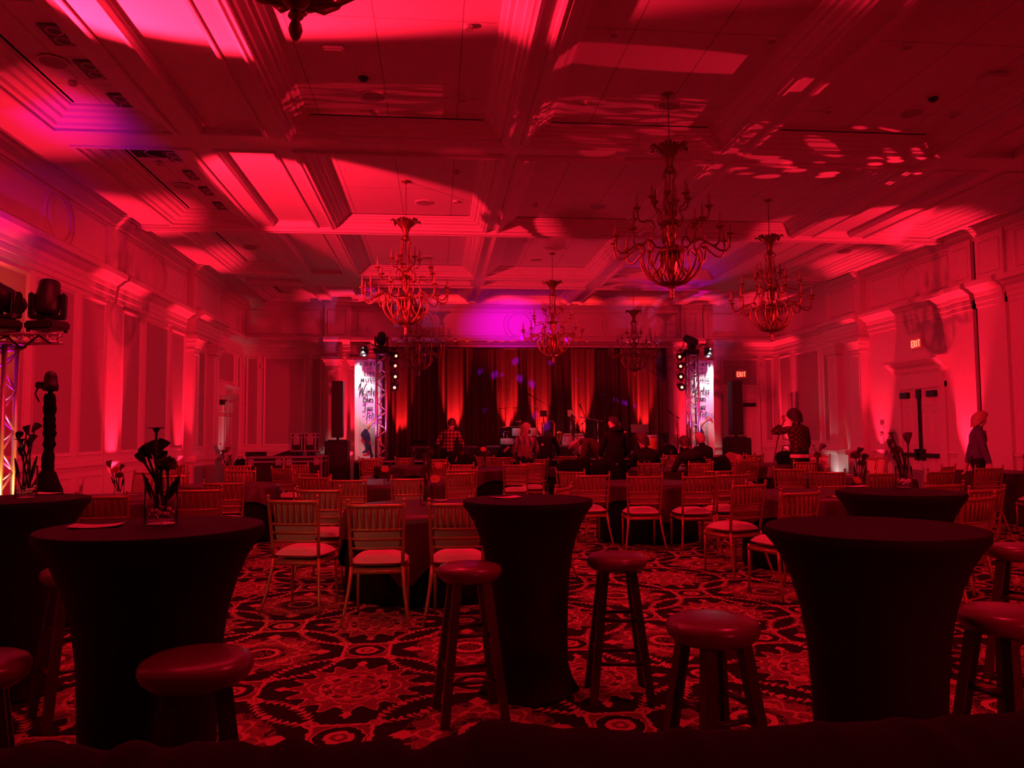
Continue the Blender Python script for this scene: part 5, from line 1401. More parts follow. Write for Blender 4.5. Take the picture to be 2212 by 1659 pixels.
mb = MB(); mb.box(-0.03, 0.03, -0.228, -0.2, 0.15, 0.95); mb.build('strap', M['black'], t)
c = on_y(522, 993, 17.2)
t = thing('round_bag', 'round black gear bag left of the grey drum case', 'bag', (c.x, 17.2, 0))
mb = MB(); mb.lathe([(0.14, 0.0), (0.16, 0.03), (0.16, 0.70), (0.15, 0.82), (0.11, 0.90), (0.03, 0.92)], 28, rf=lambda q, z, a: q*(1+0.03*math.sin(3*a+z*5))); mb.build('body', M['blackfelt'], t)
mb = MB(); mb.tube([(-0.07, -0.1, 0.86), (-0.04, -0.12, 0.96), (0.04, -0.12, 0.96), (0.07, -0.1, 0.86)], 0.010, 8); mb.build('handle', M['black'], t)
c = on_y(612, 985, 18.3)
t = thing('folded_ramp', 'black sloping ramp board leaning behind the flight cases', 'ramp', (c.x, 18.3, 0))
mb = MB(); mb.prism([(-0.42, 0.0), (0.42, 0.0), (0.42, 1.12), (0.36, 1.14), (-0.42, 0.88)], -0.25, 0.25, 0, Matrix.Rotation(R(90), 4, 'X')); mb.build('board', M['case'], t)

# ------------------------------------------------------------------ instruments and stands on the stage
def stand_tripod(mb, x=0, y=0, r=0.26, h=0.16, a0=0.4):
    for k in range(3):
        a = a0+2*PI*k/3; mb.cyl((x, y, h), (x+r*math.cos(a), y+r*math.sin(a), 0.008), 0.009, n=8)
def mic_stand(px, pyt, Y, z0, label, boom=None, mt='blackmetal', tilt=(0.04, -0.03), mic=True, base='tripod'):
    """straight or boom microphone stand; boom = (dx, dz) tip offset from the clutch"""
    top = on_y(px, pyt, Y); h = top.z-z0
    t = thing('microphone_stand', label, 'stand', (top.x, Y, z0), 0, 'microphone stands on the stage')
    mb = MB()
    stand_tripod(mb)
    mb.build('tripod', M[mt], t)
    mb = MB(); mb.cyl((0, 0, 0.10), (0, 0, h*0.55), 0.013, n=10); mb.cyl((0, 0, h*0.5), (0, 0, h), 0.0085, n=8); mb.lathe([(0.018, h*0.52), (0.02, h*0.54), (0.018, h*0.56)], 12); mb.build('pole', M[mt], t)
    tip = Vector((0, 0, h))
    if boom:
        d = Vector((boom[0], -0.05, boom[1])); tip = Vector((0, 0, h))+d
        mb = MB(); mb.cyl(Vector((0, 0, h))-d*0.35, tip, 0.008, n=8); mb.ball((0, 0, h), 0.022, 10); mb.cyl(Vector((0, 0, h))-d*0.38, Vector((0, 0, h))-d*0.30, 0.018, n=10); mb.build('boom_arm', M[mt], t)
    if mic:
        dd = Vector((boom[0], -0.05, boom[1])).normalized() if boom else Vector((-0.6, -0.4, 0.35)).normalized()
        mb = MB(); mb.tube([tip, tip+dd*0.12], [0.011, 0.017], 10); mb.ball(tip+dd*0.14, 0.026, 10); mb.build('microphone', M['blackmetal' if mt != 'chrome' else 'steel'], t)
    mb = MB(); mb.tube([tip+Vector((0.01, 0, 0)), tip+Vector((0.05, 0.02, -0.10)), Vector((0.05, 0.02, h*0.6)), Vector((0.03, 0, h*0.3)), Vector((0.12, 0.05, 0.01))], 0.004, 6); mb.build('cable', M['black'], t)
    return t
mic_stand(1024, 884, 19.55, SZ, 'straight microphone stand alone on the left half of the stage')
mic_stand(1092, 882, 20.5, SZ, 'boom stand with level arm left of the drum kit', boom=(0.45, 0.02))
mic_stand(1189, 880, 20.5, SZ, 'boom stand with arm rising to a bright microphone over the drums', boom=(-0.50, 0.30))
mic_stand(1161, 882, 19.35, SZ, 'bright chrome microphone stand with white top in mid stage', mt='chrome')
mic_stand(1291, 908, 19.4, SZ, 'pale boom stand with level arm right of the congas', boom=(-0.32, 0.06), mt='chrome')
mic_stand(1258, 915, 19.9, SZ, 'short boom stand behind the congas', boom=(-0.20, -0.18))
mic_stand(1341, 894, 20.2, SZ, 'microphone stand beside the right-hand saxophone', boom=(-0.10, -0.02))
mic_stand(1412, 914, 19.25, SZ, 'microphone stand right of the large music stand', tilt=(0, 0))
mic_stand(1463, 901, 19.6, SZ, 'microphone stand before the red-lit wall right of the curtain', boom=(-0.14, 0.08))
mic_stand(1266, 905, 20.3, SZ, 'slanting boom stand far back behind the congas', boom=(-0.12, 0.25))
mic_stand(998, 912, 19.0, SZ, 'thin upright stand right of the person in a plaid shirt', mic=False)
mic_stand(1243, 902, 19.25, SZ, 'orange-lit stand between the congas', mt='brass')
def music_stand(px, py, Y, label, w=0.50, h=0.20, mt='blackmetal', tilt=18):
    c = on_y(px, py, Y); hh = c.z-SZ
    t = thing('music_stand', label, 'music stand', (c.x, Y, SZ), 0, 'music stands on the stage')
    mb = MB(); mb.bbox(-w/2, w/2, -0.006, 0.006, -h/2, h/2, 0.004); mb.box(-w/2, w/2, -0.055, 0.0, -h/2-0.006, -h/2); 
    d = mb.build('desk', M[mt], t); d.location = (0, 0, hh); d.rotation_euler = (R(-tilt), 0, 0)
    mb = MB(); mb.cyl((0, 0.01, 0.12), (0, 0.02, hh-h*0.3), 0.012, n=10); mb.build('pole', M['chrome'], t)
    mb = MB(); stand_tripod(mb, 0, 0.01, 0.25, 0.2); mb.build('tripod', M['blackmetal'], t)
    return t
music_stand(1382, 926, 19.1, 'large pale-lit music stand at the right of the stage', 0.46, 0.23, 'greycase')
music_stand(1174, 893, 19.7, 'small black music stand with white sheet behind the drums', 0.18, 0.16)
music_stand(1233, 893, 20.1, 'small orange-lit music stand behind the congas', 0.17, 0.19, 'pad')
def conga(px, py, Y, h, r, label, mt, zoff=0.28):
    c = on_y(px, py, Y); zt = c.z-SZ
    t = thing('conga_drum', label, 'drum', (c.x, Y, SZ), 0, 'conga drums on the stage')
    mb = MB(); z0 = zt-h
    mb.lathe([(r*0.72, z0), (r*0.85, z0+h*0.15), (r*1.06, z0+h*0.5), (r*1.08, z0+h*0.66), (r*1.0, z0+h*0.9), (r*0.97, z0+h*0.97)], 28); mb.build('shell', M[mt], t)
    mb = MB(); mb.lathe([(r*0.98, zt-0.02), (r*0.9, zt+0.004), (r*0.3, zt+0.006)], 28); mb.build('skin', M['cushion'], t)
    mb = MB(); mb.lathe([(r*1.03, zt-0.055), (r*1.07, zt-0.05), (r*1.07, zt-0.025), (r*1.02, zt-0.012)], 28)
    for k in range(6):
        a = 2*PI*k/6; mb.cyl((r*1.07*math.cos(a), r*1.07*math.sin(a), zt-0.045), (r*1.11*math.cos(a), r*1.11*math.sin(a), zt-h*0.42), 0.006, n=6)
    mb.build('rim_and_lugs', M['chrome'], t)
    mb = MB()
    for k in range(3):
        a = 0.5+2*PI*k/3; mb.cyl((r*0.8*math.cos(a), r*0.8*math.sin(a), z0+0.1), (r*1.25*math.cos(a), r*1.25*math.sin(a), 0.0), 0.010, n=8)
    mb.build('stand', M['chrome'], t)
    return t
M['congalac'] = mat('pale_lacquered_drum', (0.70, 0.68, 0.72), 0.25)
M['congaor'] = mat('orange_wood_drum', (0.72, 0.25, 0.08), 0.3)
conga(1224, 937, 19.35, 0.50, 0.135, 'pale conga drum in mid stage, left one', 'congalac')
conga(1250, 937, 19.45, 0.52, 0.125, 'pale conga drum in mid stage, right one beside the bending person', 'congalac')
conga(1407, 940, 19.3, 0.55, 0.135, 'orange conga drum under the large music stand', 'congaor')
# drum kit
c = on_y(1135, 955, 19.9)
t = thing('drum_kit', 'drum kit with orange-lit cymbals behind the long-haired person', 'drum kit', (c.x, 19.9, SZ))
mb = MB(); mb.lathe([(0.26, -0.2), (0.27, -0.19), (0.27, 0.19), (0.26, 0.2)], 32, (0, -0.05, 0.28), axis=(0, 1, 0)); mb.build('bass_drum', M['congalac'], t)
for (x, y, z, r, h) in ((-0.2, 0.0, 0.66, 0.14, 0.2), (0.16, 0.0, 0.66, 0.15, 0.22), (-0.45, 0.2, 0.42, 0.18, 0.16), (0.48, 0.15, 0.40, 0.2, 0.34)):
    mb = MB(); mb.lathe([(r, z-h/2), (r+0.01, z-h/2+0.01), (r+0.01, z+h/2-0.01), (r, z+h/2)], 24, (x, y, 0)); mb.build('tom', M['congalac'], t)
for (x, y, z, r) in ((-0.12, 0.15, 0.93, 0.2), (0.45, 0.1, 0.86, 0.22), (-0.55, 0.15, 0.78, 0.18)):
    cy = MB(); cy.lathe([(r, z), (r*0.5, z+0.012), (r*0.2, z+0.02), (0.02, z+0.035)], 28, (x, y, 0)); o = cy.build('cymbal', M['brass'], t)
    st_ = MB(); st_.cyl((x, y, 0.1), (x, y, z+0.05), 0.010, n=8); stand_tripod(st_, x, y, 0.18, 0.2); st_.build('cymbal_stand', M['chrome'], t)
# saxophones on stands
def sax(px, py, Y, label, s=1.0):
    c = on_y(px, py, Y); z0 = c.z-SZ
    t = thing('saxophone', label, 'saxophone', (c.x, Y, SZ), 0, 'saxophones on stands')
    mb = MB()
    P = [(-0.14, 0.62), (-0.09, 0.635), (-0.02, 0.63), (0.0, 0.57), (0.0, 0.3), (0.01, 0.08), (0.045, 0.01), (0.09, 0.02), (0.11, 0.10), (0.12, 0.22), (0.125, 0.30), (0.14, 0.36)]
    W = [0.006, 0.008, 0.012, 0.016, 0.024, 0.034, 0.04, 0.044, 0.048, 0.055, 0.065, 0.085]
    mb.tube([(x*s, 0, z0+(z-0.62)*s) for x, z in P], [w*s for w in W], 14); mb.build('body', M['brass'], t)
    mb = MB()
    for i in range(7): mb.lathe([(0.018*s, 0), (0.018*s, 0.008)], 10, (0.0, -0.035*s, z0+(-0.5+i*0.065)*s), axis=(0, -1, 0))
    mb.build('keys', M['brass'], t)
    mb = MB(); zb_ = z0-0.60*s; mb.cyl((0.05, 0.04, zb_), (0.05, 0.04, z0-0.25*s), 0.010, n=8); mb.cyl((0.05, 0.04, max(0.1, zb_)), (0.05, 0.04, 0.1), 0.010, n=8); stand_tripod(mb, 0.05, 0.04, 0.2, max(0.12, zb_)); mb.build('stand', M['blackmetal'], t)
    return t
sax(1197, 911, 19.3, 'saxophone on a stand left of the congas', 0.95)
sax(1339, 913, 19.5, 'saxophone on a stand right of the standing dark-coated person', 0.85)
# wedge monitors along the stage edge
def wedge(px, py, Y, w, a, label):
    c = on_y(px, py, Y)
    t = thing('monitor_speaker', label, 'loudspeaker', (c.x, Y, SZ), R(a), 'wedge monitors along the stage edge')
    mb = MB(); mb.prism([(-0.2, 0.0), (0.2, 0.0), (0.2, 0.10), (-0.06, 0.33), (-0.2, 0.30)], -w/2, w/2, 0, Matrix(((0, 0, 1, 0), (1, 0, 0, 0), (0, 1, 0, 0), (0, 0, 0, 1)))); mb.build('cabinet', M['greycase'], t)
    mb = MB(); mb.box(-w/2+0.02, w/2-0.02, -0.206, -0.2, 0.03, 0.28); mb.build('grille', M['grille'], t)
    return t
wedge(909, 972, 19.1, 0.46, 0, 'wedge monitor below the round drum seat at the left of the stage')
wedge(1012, 975, 18.98, 0.36, 35, 'angled wedge monitor with pale side near the single mic stand')
wedge(1068, 970, 19.05, 0.42, 0, 'wedge monitor left of the long-haired person')
wedge(1219, 972, 19.0, 0.38, 0, 'wedge monitor below the congas')
c = on_y(907, 952, 19.85)
t = thing('drum_stool', 'round low drum seat at the left of the stage', 'stool', (c.x, 19.85, SZ))
hz = c.z-SZ
mb = MB(); mb.lathe([(0.15, hz-0.05), (0.175, hz-0.03), (0.175, hz), (0.12, hz+0.015)], 24); mb.build('seat', M['blackfelt'], t)
mb = MB(); mb.cyl((0, 0, 0.1), (0, 0, hz-0.04), 0.016, n=10); stand_tripod(mb, 0, 0, 0.22, 0.2); mb.build('legs', M['chrome'], t)
c = on_y(1110, 925, 20.2)
t = thing('electric_piano', 'dark keyboard on a stand left of the drum kit', 'keyboard', (c.x, 20.2, SZ))
mb = MB(); mb.bbox(-0.24, 0.24, -0.16, 0.16, c.z-SZ-0.08, c.z-SZ+0.04, 0.01); mb.build('body', M['black'], t)
mb = MB(); mb.box(-0.21, 0.21, -0.15, -0.03, c.z-SZ+0.04, c.z-SZ+0.048); mb.build('keys', M['paper'], t)
mb = MB(); zt = c.z-SZ-0.08
for s in (-1, 1): mb.cyl((-0.2*s, -0.1, 0.02), (0.2*s, -0.1, zt), 0.014, n=8); mb.cyl((-0.2*s, 0.1, 0.02), (0.2*s, 0.1, zt), 0.014, n=8)
mb.build('stand', M['blackmetal'], t)
c = on_y(1353, 964, 19.0)
t = thing('gear_bag', 'upright grey bag with pale handle at the stage edge', 'bag', (c.x, 19.0, SZ))
mb = MB(); mb.lathe([(0.055, 0.0), (0.062, 0.02), (0.062, 0.30), (0.05, 0.34)], 20); mb.build('body', M['greycase'], t)
mb = MB(); mb.tube([(-0.04, 0, 0.33), (-0.03, 0, 0.39), (0.03, 0, 0.39), (0.04, 0, 0.33)], 0.008, 8); mb.build('handle', M['steel'], t)
c = on_y(1369, 970, 19.0)
t = thing('mixer_box', 'small pale box beside the upright grey bag on the stage', 'box', (c.x, 19.0, SZ))
mb = MB(); mb.bbox(-0.075, 0.075, -0.09, 0.09, 0.0, 0.16, 0.01); mb.build('case', M['steel'], t)
mb = MB(); mb.box(-0.05, 0.05, -0.094, -0.089, 0.03, 0.07); mb.build('panel', M['black'], t)
for i, (px, py, s, lab) in enumerate(((1446, 965, 0.20, 'black soft bag heap by the handrails, larger one'), (1476, 968, 0.15, 'black soft bag heap right of the handrails, smaller one'))):
    c = on_y(px, py, 19.0)
    t = thing('soft_bag', lab, 'bag', (c.x, 19.0, SZ), 0, 'black soft bags at the stage edge')
    mb = MB(); rr = random.Random(i)
    mb.lathe([(s*0.9, 0.0), (s*1.02, s*0.2), (s, s*0.9), (s*0.7, s*1.4), (s*0.2, s*1.65)], 24, rf=lambda q, z, a: q*(1+0.12*math.sin(2*a+i)+0.06*math.sin(5*a+z*20))); mb.build('body', M['blackfelt'], t)
# steps with curved handrails at the right end of the stage
c = on_y(1478, 970, 18.35)
t = thing('stage_steps', 'stage steps with bent tube handrails before the right truss', 'steps', (c.x, 18.35, 0))
for k in range(3):
    mb = MB(); mb.bbox(-0.35, 0.35, -0.30+k*0.22, 0.38, k*0.24+0.0, (k+1)*0.24, 0.006); mb.build('step', M['black'], t)
for s in (-0.25, 0.12):
    mb = MB(); mb.tube([(s, -0.32, 0.0), (s, -0.32, 0.95), (s+0.03, -0.28, 1.06), (s+0.09, -0.15, 1.12), (s+0.16, 0.05, 1.08), (s+0.26, 0.36, 1.02), (s+0.26, 0.36, 0.72)], 0.018, 10); mb.build('handrail', M['steel'], t)

# ------------------------------------------------------------------ coats and bags among the tables
def coat(px, pyt, Y, w, h, d, label, mt='blackfelt', cat='coat', z0=0.40, sd=0, rz=0.0, tilt=0.0, name='draped_coat', group=None):
    """cloth hung over a chair back: a closed saddle with folds"""
    c = on_y(px, pyt, Y); zt = c.z
    t = thing(name, label, cat, (c.x, Y, 0), rz, group)
    mb = MB()
    def f(u, v):
        a = v*2-1                                  # -1 front hem, 0 ridge, 1 rear hem
        uu = u*2-1
        drop = abs(a)**1.3*(zt-z0)*(0.75+0.25*math.cos(uu*2+sd))
        ridge = zt-0.05*abs(uu)**3-0.02*math.sin(uu*4+sd)+tilt*uu
        y = math.copysign(1, a)*(min(1, abs(a)*3)**0.6)*d*(0.5+0.4*abs(a)) if a else 0
        x = uu*w/2*(1+0.14*abs(a)+0.05*math.sin(a*5+sd))
        y += 0.022*math.sin(uu*9+sd*2+a*2)*abs(a)
        return (x, y, ridge-drop)
    mb.grid(f, 24, 28)
    mb.grid(lambda u, v: Vector(f(u, v))*1.0+Vector((0, -0.012*(1 if v > 0.5 else -1), -0.012)), 24, 28)
    mb.build('cloth', M[mt], t)
    dup(chair0, (c.x, Y+0.24, 0), 0, 'gold chair under the '+label.split(',')[0].replace('draped over a chair', 'over its back'), G1 if c.x < 1.2 else G2)
    return t
M['coatpink'] = mat('dusty_pink_knit', (0.42, 0.16, 0.15), 0.9, bump=0.3, bscale=150)
coat(1240, 990, 12.2, 0.52, 0.5, 0.13, 'left one of two black coats in the middle, over a chair', sd=1, tilt=0.04)
coat(1304, 993, 12.0, 0.44, 0.5, 0.13, 'right one of two black coats in the middle, over a chair', sd=4)
c = on_y(1086, 970, 18.95)
t = thing('gig_bag', 'slumped black gear bag with a pale patch, left of the long-haired person', 'bag', (c.x, 18.95, SZ))
mb = MB(); mb.lathe([(0.20, 0.0), (0.22, 0.05), (0.21, 0.16), (0.15, 0.28), (0.05, 0.36)], 26, rf=lambda q, z, a: q*(1+0.15*math.cos(a-0.3)+0.05*math.sin(4*a+z*15))); mb.build('body', M['blackfelt'], t)
mb = MB(); mb.grid(lambda u, v: (0.02+u*0.15-0.03*v, -0.235+0.10*u-0.02*v*0, 0.16+u*0.12+v*0.055), 6, 3); mb.grid(lambda u, v: (0.02+u*0.15-0.03*v, -0.229+0.10*u, 0.16+u*0.12+v*0.055), 6, 3); mb.build('patch', M['coatpink'], t)
coat(1008, 982, 16.3, 0.42, 0.4, 0.14, 'black jacket hung below the angled wedge monitor, over a chair', sd=5)
coat(1556, 984, 13.3, 0.30, 0.5, 0.12, 'black jacket hung right of the seated pair', sd=3)
coat(1582, 978, 15.5, 0.36, 0.5, 0.13, 'dusty pink coat draped over a chair below the right banner', 'coatpink', sd=6)
c = Vector((7.18, 15.35, 0.757))
t = thing('shoulder_bag', 'black bag on the table in front of the leaning person', 'bag', (c.x, c.y, 0.757))
mb = MB(); mb.bbox(-0.20, 0.20, -0.09, 0.09, 0.0, 0.20, 0.04); mb.lathe([(0.19, 0.16), (0.17, 0.23), (0.06, 0.27)], 20, rf=lambda q, z, a: q*(1 if abs(math.cos(a)) > 0.5 else 0.55)); mb.build('body', M['blackfelt'], t)
mb = MB(); mb.tube([(-0.1, -0.05, 0.24), (-0.06, -0.06, 0.38), (0.06, -0.06, 0.38), (0.1, -0.05, 0.24)], 0.010, 8); mb.build('handle', M['black'], t)
# handbag on the back of the seated woman's chair
c = on_z(1396, 999, 0.93)
t = thing('handbag', 'dark handbag with straps hanging on the chair of the seated woman', 'handbag', (c.x, c.y-0.075, 0.52))
mb = MB(); mb.bbox(-0.10, 0.10, -0.035, 0.030, 0.0, 0.24, 0.03); mb.build('body', M['leather'], t)
mb = MB()
for s in (-0.06, 0.06): mb.tube([(s, 0.0, 0.22), (s*0.9, 0.0, 0.36), (s*0.6, 0.03, 0.43), (s*0.5, 0.075, 0.42)], 0.010, 8)
mb.build('strap', M['leather'], t)
mb = MB(); mb.ball((0.0, -0.045, 0.04), 0.012, 8); mb.build('charm', M['brass'], t)

# ------------------------------------------------------------------ exit signs and wall plates
def exit_sign(T, s, z, n, w, label):
    t = thing('exit_sign', label, 'sign', T(s, z, n), 0, 'lit red exit signs')
    off = Vector(T(s, z, n))
    mb = MB(); wbox(mb, T, s-w/2, s+w/2, z-0.11, z+0.12, 0.0, 0.05); wbox(mb, T, s-0.06, s+0.06, z+0.12, z+0.16, 0.0, 0.04); wpart('housing', mb, M['paint'], t, off)
    mb = MB(); wbox(mb, T, s-w/2+0.02, s+w/2-0.02, z-0.09, z+0.09, 0.05, 0.056); wpart('face', mb, M['exit'], t, off)
    sg = 1 if T is WALLS['back'] else (-1 if T is WALLS['right'] else 1)
    lw, lh = w*0.16, 0.062
    L = {'E': [[(1, 1), (0, 1), (0, -1), (1, -1)], [(0, 0), (.8, 0)]], 'X': [[(0, 1), (1, -1)], [(1, 1), (0, -1)]], 'I': [[(.5, 1), (.5, -1)]], 'T': [[(0, 1), (1, 1)], [(.5, 1), (.5, -1)]]}
    mb = MB()
    for i, chh in enumerate('EXIT'):
        x0 = -w*0.36+i*w*0.19
        for st in L[chh]:
            for (a, b) in zip(st[:-1], st[1:]):
                p = [x0+a[0]*lw, z+a[1]*lh]; q = [x0+b[0]*lw, z+b[1]*lh]
                mb.tube([T(s+sg*p[0], p[1], 0.062), T(s+sg*q[0], q[1], 0.062)], 0.011, 6)
    wpart('lettering', mb, M['exitletter'], t, off)
    return t
exit_sign(WALLS['right'], 14.43, 3.16, 0.0, 0.36, 'lit red exit sign above the double door')
exit_sign(WALLS['back'], 8.57, 3.05, 0.0, 0.33, 'lit red exit sign above the door behind the right loudspeaker')
def plate(T, s, z, w, h, label, name='wall_plate', cat='wall plate', mt='door', n=0.0, group='small plates on the walls'):
    t = thing(name, label, cat, T(s, z, n), 0, group); off = Vector(T(s, z, n))
    mb = MB(); wbox(mb, T, s-w/2, s+w/2, z-h/2, z+h/2, n, n+0.018); wpart('plate', mb, M[mt], t, off)
    mb = MB(); wbox(mb, T, s-w*0.3, s+w*0.3, z-h*0.3, z+h*0.3, n+0.018, n+0.026); wpart('cover', mb, M['paint'], t, off)
p = on_x(1906, 922, XR); plate(WALLS['right'], p.y, p.z, 0.16, 0.12, 'upper of two pale wall plates left of the double door')
p = on_x(1906, 948, XR); plate(WALLS['right'], p.y, p.z, 0.14, 0.20, 'lower of two pale wall plates left of the double door')
p = on_x(1772, 931, XR); plate(WALLS['right'], p.y, p.z, 0.06, 0.08, 'tiny dark plate between the far right panels', mt='slot')
p = on_x(2147, 963, XR); plate(WALLS['right'], p.y, p.z, 0.09, 0.12, 'small wall plate right of the person in purple top')
p = on_y(1645, 795, YB); plate(WALLS['back'], p.x, p.z, 0.07, 0.14, 'small fire strobe right of the far exit sign', 'wall_strobe', 'strobe')
p = on_y(566, 791, YB); plate(WALLS['back'], p.x, p.z, 0.08, 0.14, 'small fire strobe on the far left panelled wall', 'wall_strobe', 'strobe')

# ------------------------------------------------------------------ ceiling fittings
ZP = ZC+0.168
def downlight(px, py, label, z=ZP-0.004):
    p = on_z(px, py, z)
    t = thing('twin_downlight', label, 'downlight', (p.x, p.y, z), 0, 'recessed twin downlights in the left coffers')
    mb = MB(); mb.box(-0.115, 0.115, -0.19, 0.19, -0.012, 0.0); mb.build('frame', M['greycase'], t)
    mb = MB()
    for y in (-0.09, 0.09): mb.lathe([(0.076, -0.0118), (0.074, -0.018), (0.064, -0.018), (0.062, -0.0118)], 24, (0, y, 0), capb=False, capt=False)
    mb.build('lamp_rings', M['white'], t)
    mb = MB()
    for y in (-0.09, 0.09): mb.lathe([(0.058, -0.0122), (0.05, -0.0145)], 20, (0, y, 0), capb=False)
    mb.build('lamps', M['black'], t)
for i, (x, y) in enumerate(((128, 75), (201, 150), (268, 219))): downlight(x, y, f'{("nearest", "middle", "farthest")[i]} twin downlight in the nearer left coffer')
for i, (x, y) in enumerate(((378, 337), (421, 379), (453, 413), (481, 445))): downlight(x, y, f'{("nearest", "second", "third", "farthest")[i]} twin downlight in the farther left coffer')
def ceil_disc(px, py, r, label, name='ceiling_speaker', cat='ceiling speaker', mt='white', h=0.012, group='round ceiling speakers', z=ZP-0.003):
    p = on_z(px, py, z)
    t = thing(name, label, cat, (p.x, p.y, z), 0, group)
    mb = MB(); mb.lathe([(r*0.92, -h), (r*0.98, -h*0.9), (r, -h*0.3), (r, 0)], 28); mb.build('rim', M[mt], t)
    mb = MB(); mb.lathe([(r*0.85, -h*1.12), (r*0.86, -h*0.9)], 28); mb.build('grille', M['panel'], t)
for (x, y, lab) in ((115, 133, 'round ceiling speaker in the nearer left coffer'), (394, 402, 'round ceiling speaker in the farther left coffer'), (806, 208, 'round ceiling speaker at the tip of the fan-shaped light pattern'),
                    (916, 437, 'round ceiling speaker in the bright red coffer'), (1446, 226, 'round ceiling speaker behind the largest chandelier chain'), (1291, 446, 'round ceiling speaker left of the largest chandelier'),
                    (1968, 243, 'round ceiling speaker in the right coffer near the dotted light'), (922, 556, 'round ceiling speaker right of the left chandelier'), (1158, 560, 'round ceiling speaker above the middle chandelier'), (1824, 544, 'round ceiling speaker in the far right coffer'),
                    (540, 535, 'round ceiling speaker in the third left coffer')):
    ceil_disc(x, y, 0.15, lab)
for (x, y, lab) in ((1012, 57, 'small smoke detector near the top, left of centre beam'), (1326, 70, 'small smoke detector near the top, right of centre beam'), (999, 211, 'sprinkler cap by the fan-shaped light'), (1259, 220, 'sprinkler cap right of the centre beam'), (809, 240, 'pale sprinkler cap below the round speaker'),
                    (1667, 84, 'sprinkler cap in the top right coffer'), (1960, 97, 'sprinkler cap in the far right top coffer'), (1789, 237, 'sprinkler cap left of the right speaker'), (2058, 246, 'sprinkler cap right of the right speaker'), (984, 434, 'pale sprinkler cap in the bright red coffer'), (157, 178, 'smoke detector in the nearer left coffer'), (344, 351, 'sprinkler cap in the farther left coffer'),
                    (1157, 442, 'sprinkler cap by the shaded beam corner'), (987, 370, 'sprinkler cap above the bright red coffer edge')):
    ceil_disc(x, y, 0.045, lab, 'ceiling_sensor', 'smoke detector', 'white', 0.03, 'small detectors and sprinklers on the ceiling')
p = on_z(722, 106, ZP)
t = thing('access_point', 'white wireless box on the ceiling near the hanging finial', 'wireless box', (p.x, p.y, ZP-0.002)); mb = MB(); mb.bbox(-0.10, 0.10, -0.09, 0.09, -0.05, 0.0, 0.015); mb.build('shell', M['white'], t)
mb = MB(); mb.box(-0.06, 0.06, -0.05, 0.05, -0.053, -0.049); mb.build('cover', M['board'], t)
p = on_z(2145, 163, ZP)
t = thing('access_point', 'white wireless box on the ceiling near the right edge', 'wireless box', (p.x, p.y, ZP-0.002)); mb = MB(); mb.bbox(-0.12, 0.12, -0.09, 0.09, -0.05, 0.0, 0.015); mb.build('shell', M['white'], t)
mb = MB(); mb.box(-0.06, 0.06, -0.05, 0.05, -0.053, -0.049); mb.build('cover', M['board'], t)
for (x, y, lab) in ((785, 163, 'small dome camera in the top middle coffer'), (2016, 208, 'small dome camera in the right coffer')):
    p = on_z(x, y, ZP)
    t = thing('dome_camera', lab, 'camera', (p.x, p.y, ZP-0.002), 0, 'small dome cameras'); mb = MB(); mb.lathe([(0.065, -0.02), (0.075, 0.0)], 24); mb.build('rim', M['white'], t)
    mb = MB(); mb.ball((0, 0, -0.02), 0.055, 16, sq=(1, 1, 0.9)); mb.build('dome', M['black'], t)
p = on_z(318, 327, ZP)
t = thing('ceiling_hatch', 'open black hatch with a loose cable in the farther left coffer', 'hatch', (p.x, p.y, ZP-0.006)); mb = MB(); mb.box(-0.20, 0.20, -0.20, 0.20, -0.004, 0.0); mb.build('opening', M['slot'], t)
mb = MB(); mb.tube([(0.08, -0.12, -0.008), (-0.02, -0.05, -0.02), (0.0, 0.08, -0.02), (0.12, 0.14, -0.01)], 0.008, 6); mb.build('cable', M['white'], t)

# ------------------------------------------------------------------ floor up-lights that show
def uplight(x, y, label, rz=0.0):
    t = thing('floor_uplight', label, 'uplight', (x, y, 0), rz, 'floor up-lights along the walls')
    mb = MB(); mb.lathe([(0.07, 0.02), (0.085, 0.03), (0.085, 0.16), (0.08, 0.19), (0.075, 0.19)], 20, capt=False); mb.lathe([(0.075, 0.175), (0.03, 0.178)], 20, capb=False); mb.build('housing', M['black'], t)
    mb = MB(); mb.tube([(-0.095, 0, 0.12), (-0.1, 0, 0.01), (0.1, 0, 0.01), (0.095, 0, 0.12)], 0.010, 8); mb.build('bracket', M['blackmetal'], t)
    mb = MB(); mb.tube([(0, 0.08, 0.05), (0.06, 0.16, 0.10), (0.12, 0.12, 0.02), (0.2, 0.2, 0.006)], 0.006, 6); mb.build('cable', M['black'], t)
p1 = on_z(473, 1019, 0.02)
for (x, y, lab) in ((-4.70, 18.55, 'black up-light with cable at the white-lit corner door'), (-4.72, 12.88, 'black up-light at the bright strip of the left wall'), (9.05, 17.05, 'black up-light at the white-lit column base on the right'), (9.2, 12.98, 'black up-light at the right wall strip')):
    uplight(x, y, lab)

# ------------------------------------------------------------------ dark cloth-covered table the picture was taken over
t = thing('covered_counter', 'black cloth heaped over the table edge along the bottom of the photo', 'table', (0, 0.80, 0))
mb = MB(); mb.bbox(-1.3, 1.5, -0.35, 0.27, 0.90, 0.94, 0.01); mb.build('tabletop', M['blackfelt'], t)
for x in (-1.2, 1.4):
    for y in (-0.28, 0.2):
        mb = MB(); mb.cyl((x, y, 0), (x, y, 0.905), 0.025, n=10); mb.build('leg', M['blackmetal'], t)
RIDGE = [(-300, 1606), (0, 1606), (190, 1612), (330, 1608), (520, 1602), (640, 1606), (760, 1600), (860, 1606), (940, 1600), (1000, 1588), (1035, 1558), (1070, 1552), (1110, 1556), (1135, 1566), (1250, 1572), (1400, 1580), (1480, 1574), (1640, 1576), (1700, 1562), (1800, 1560), (2000, 1550), (2212, 1536), (2500, 1520)]
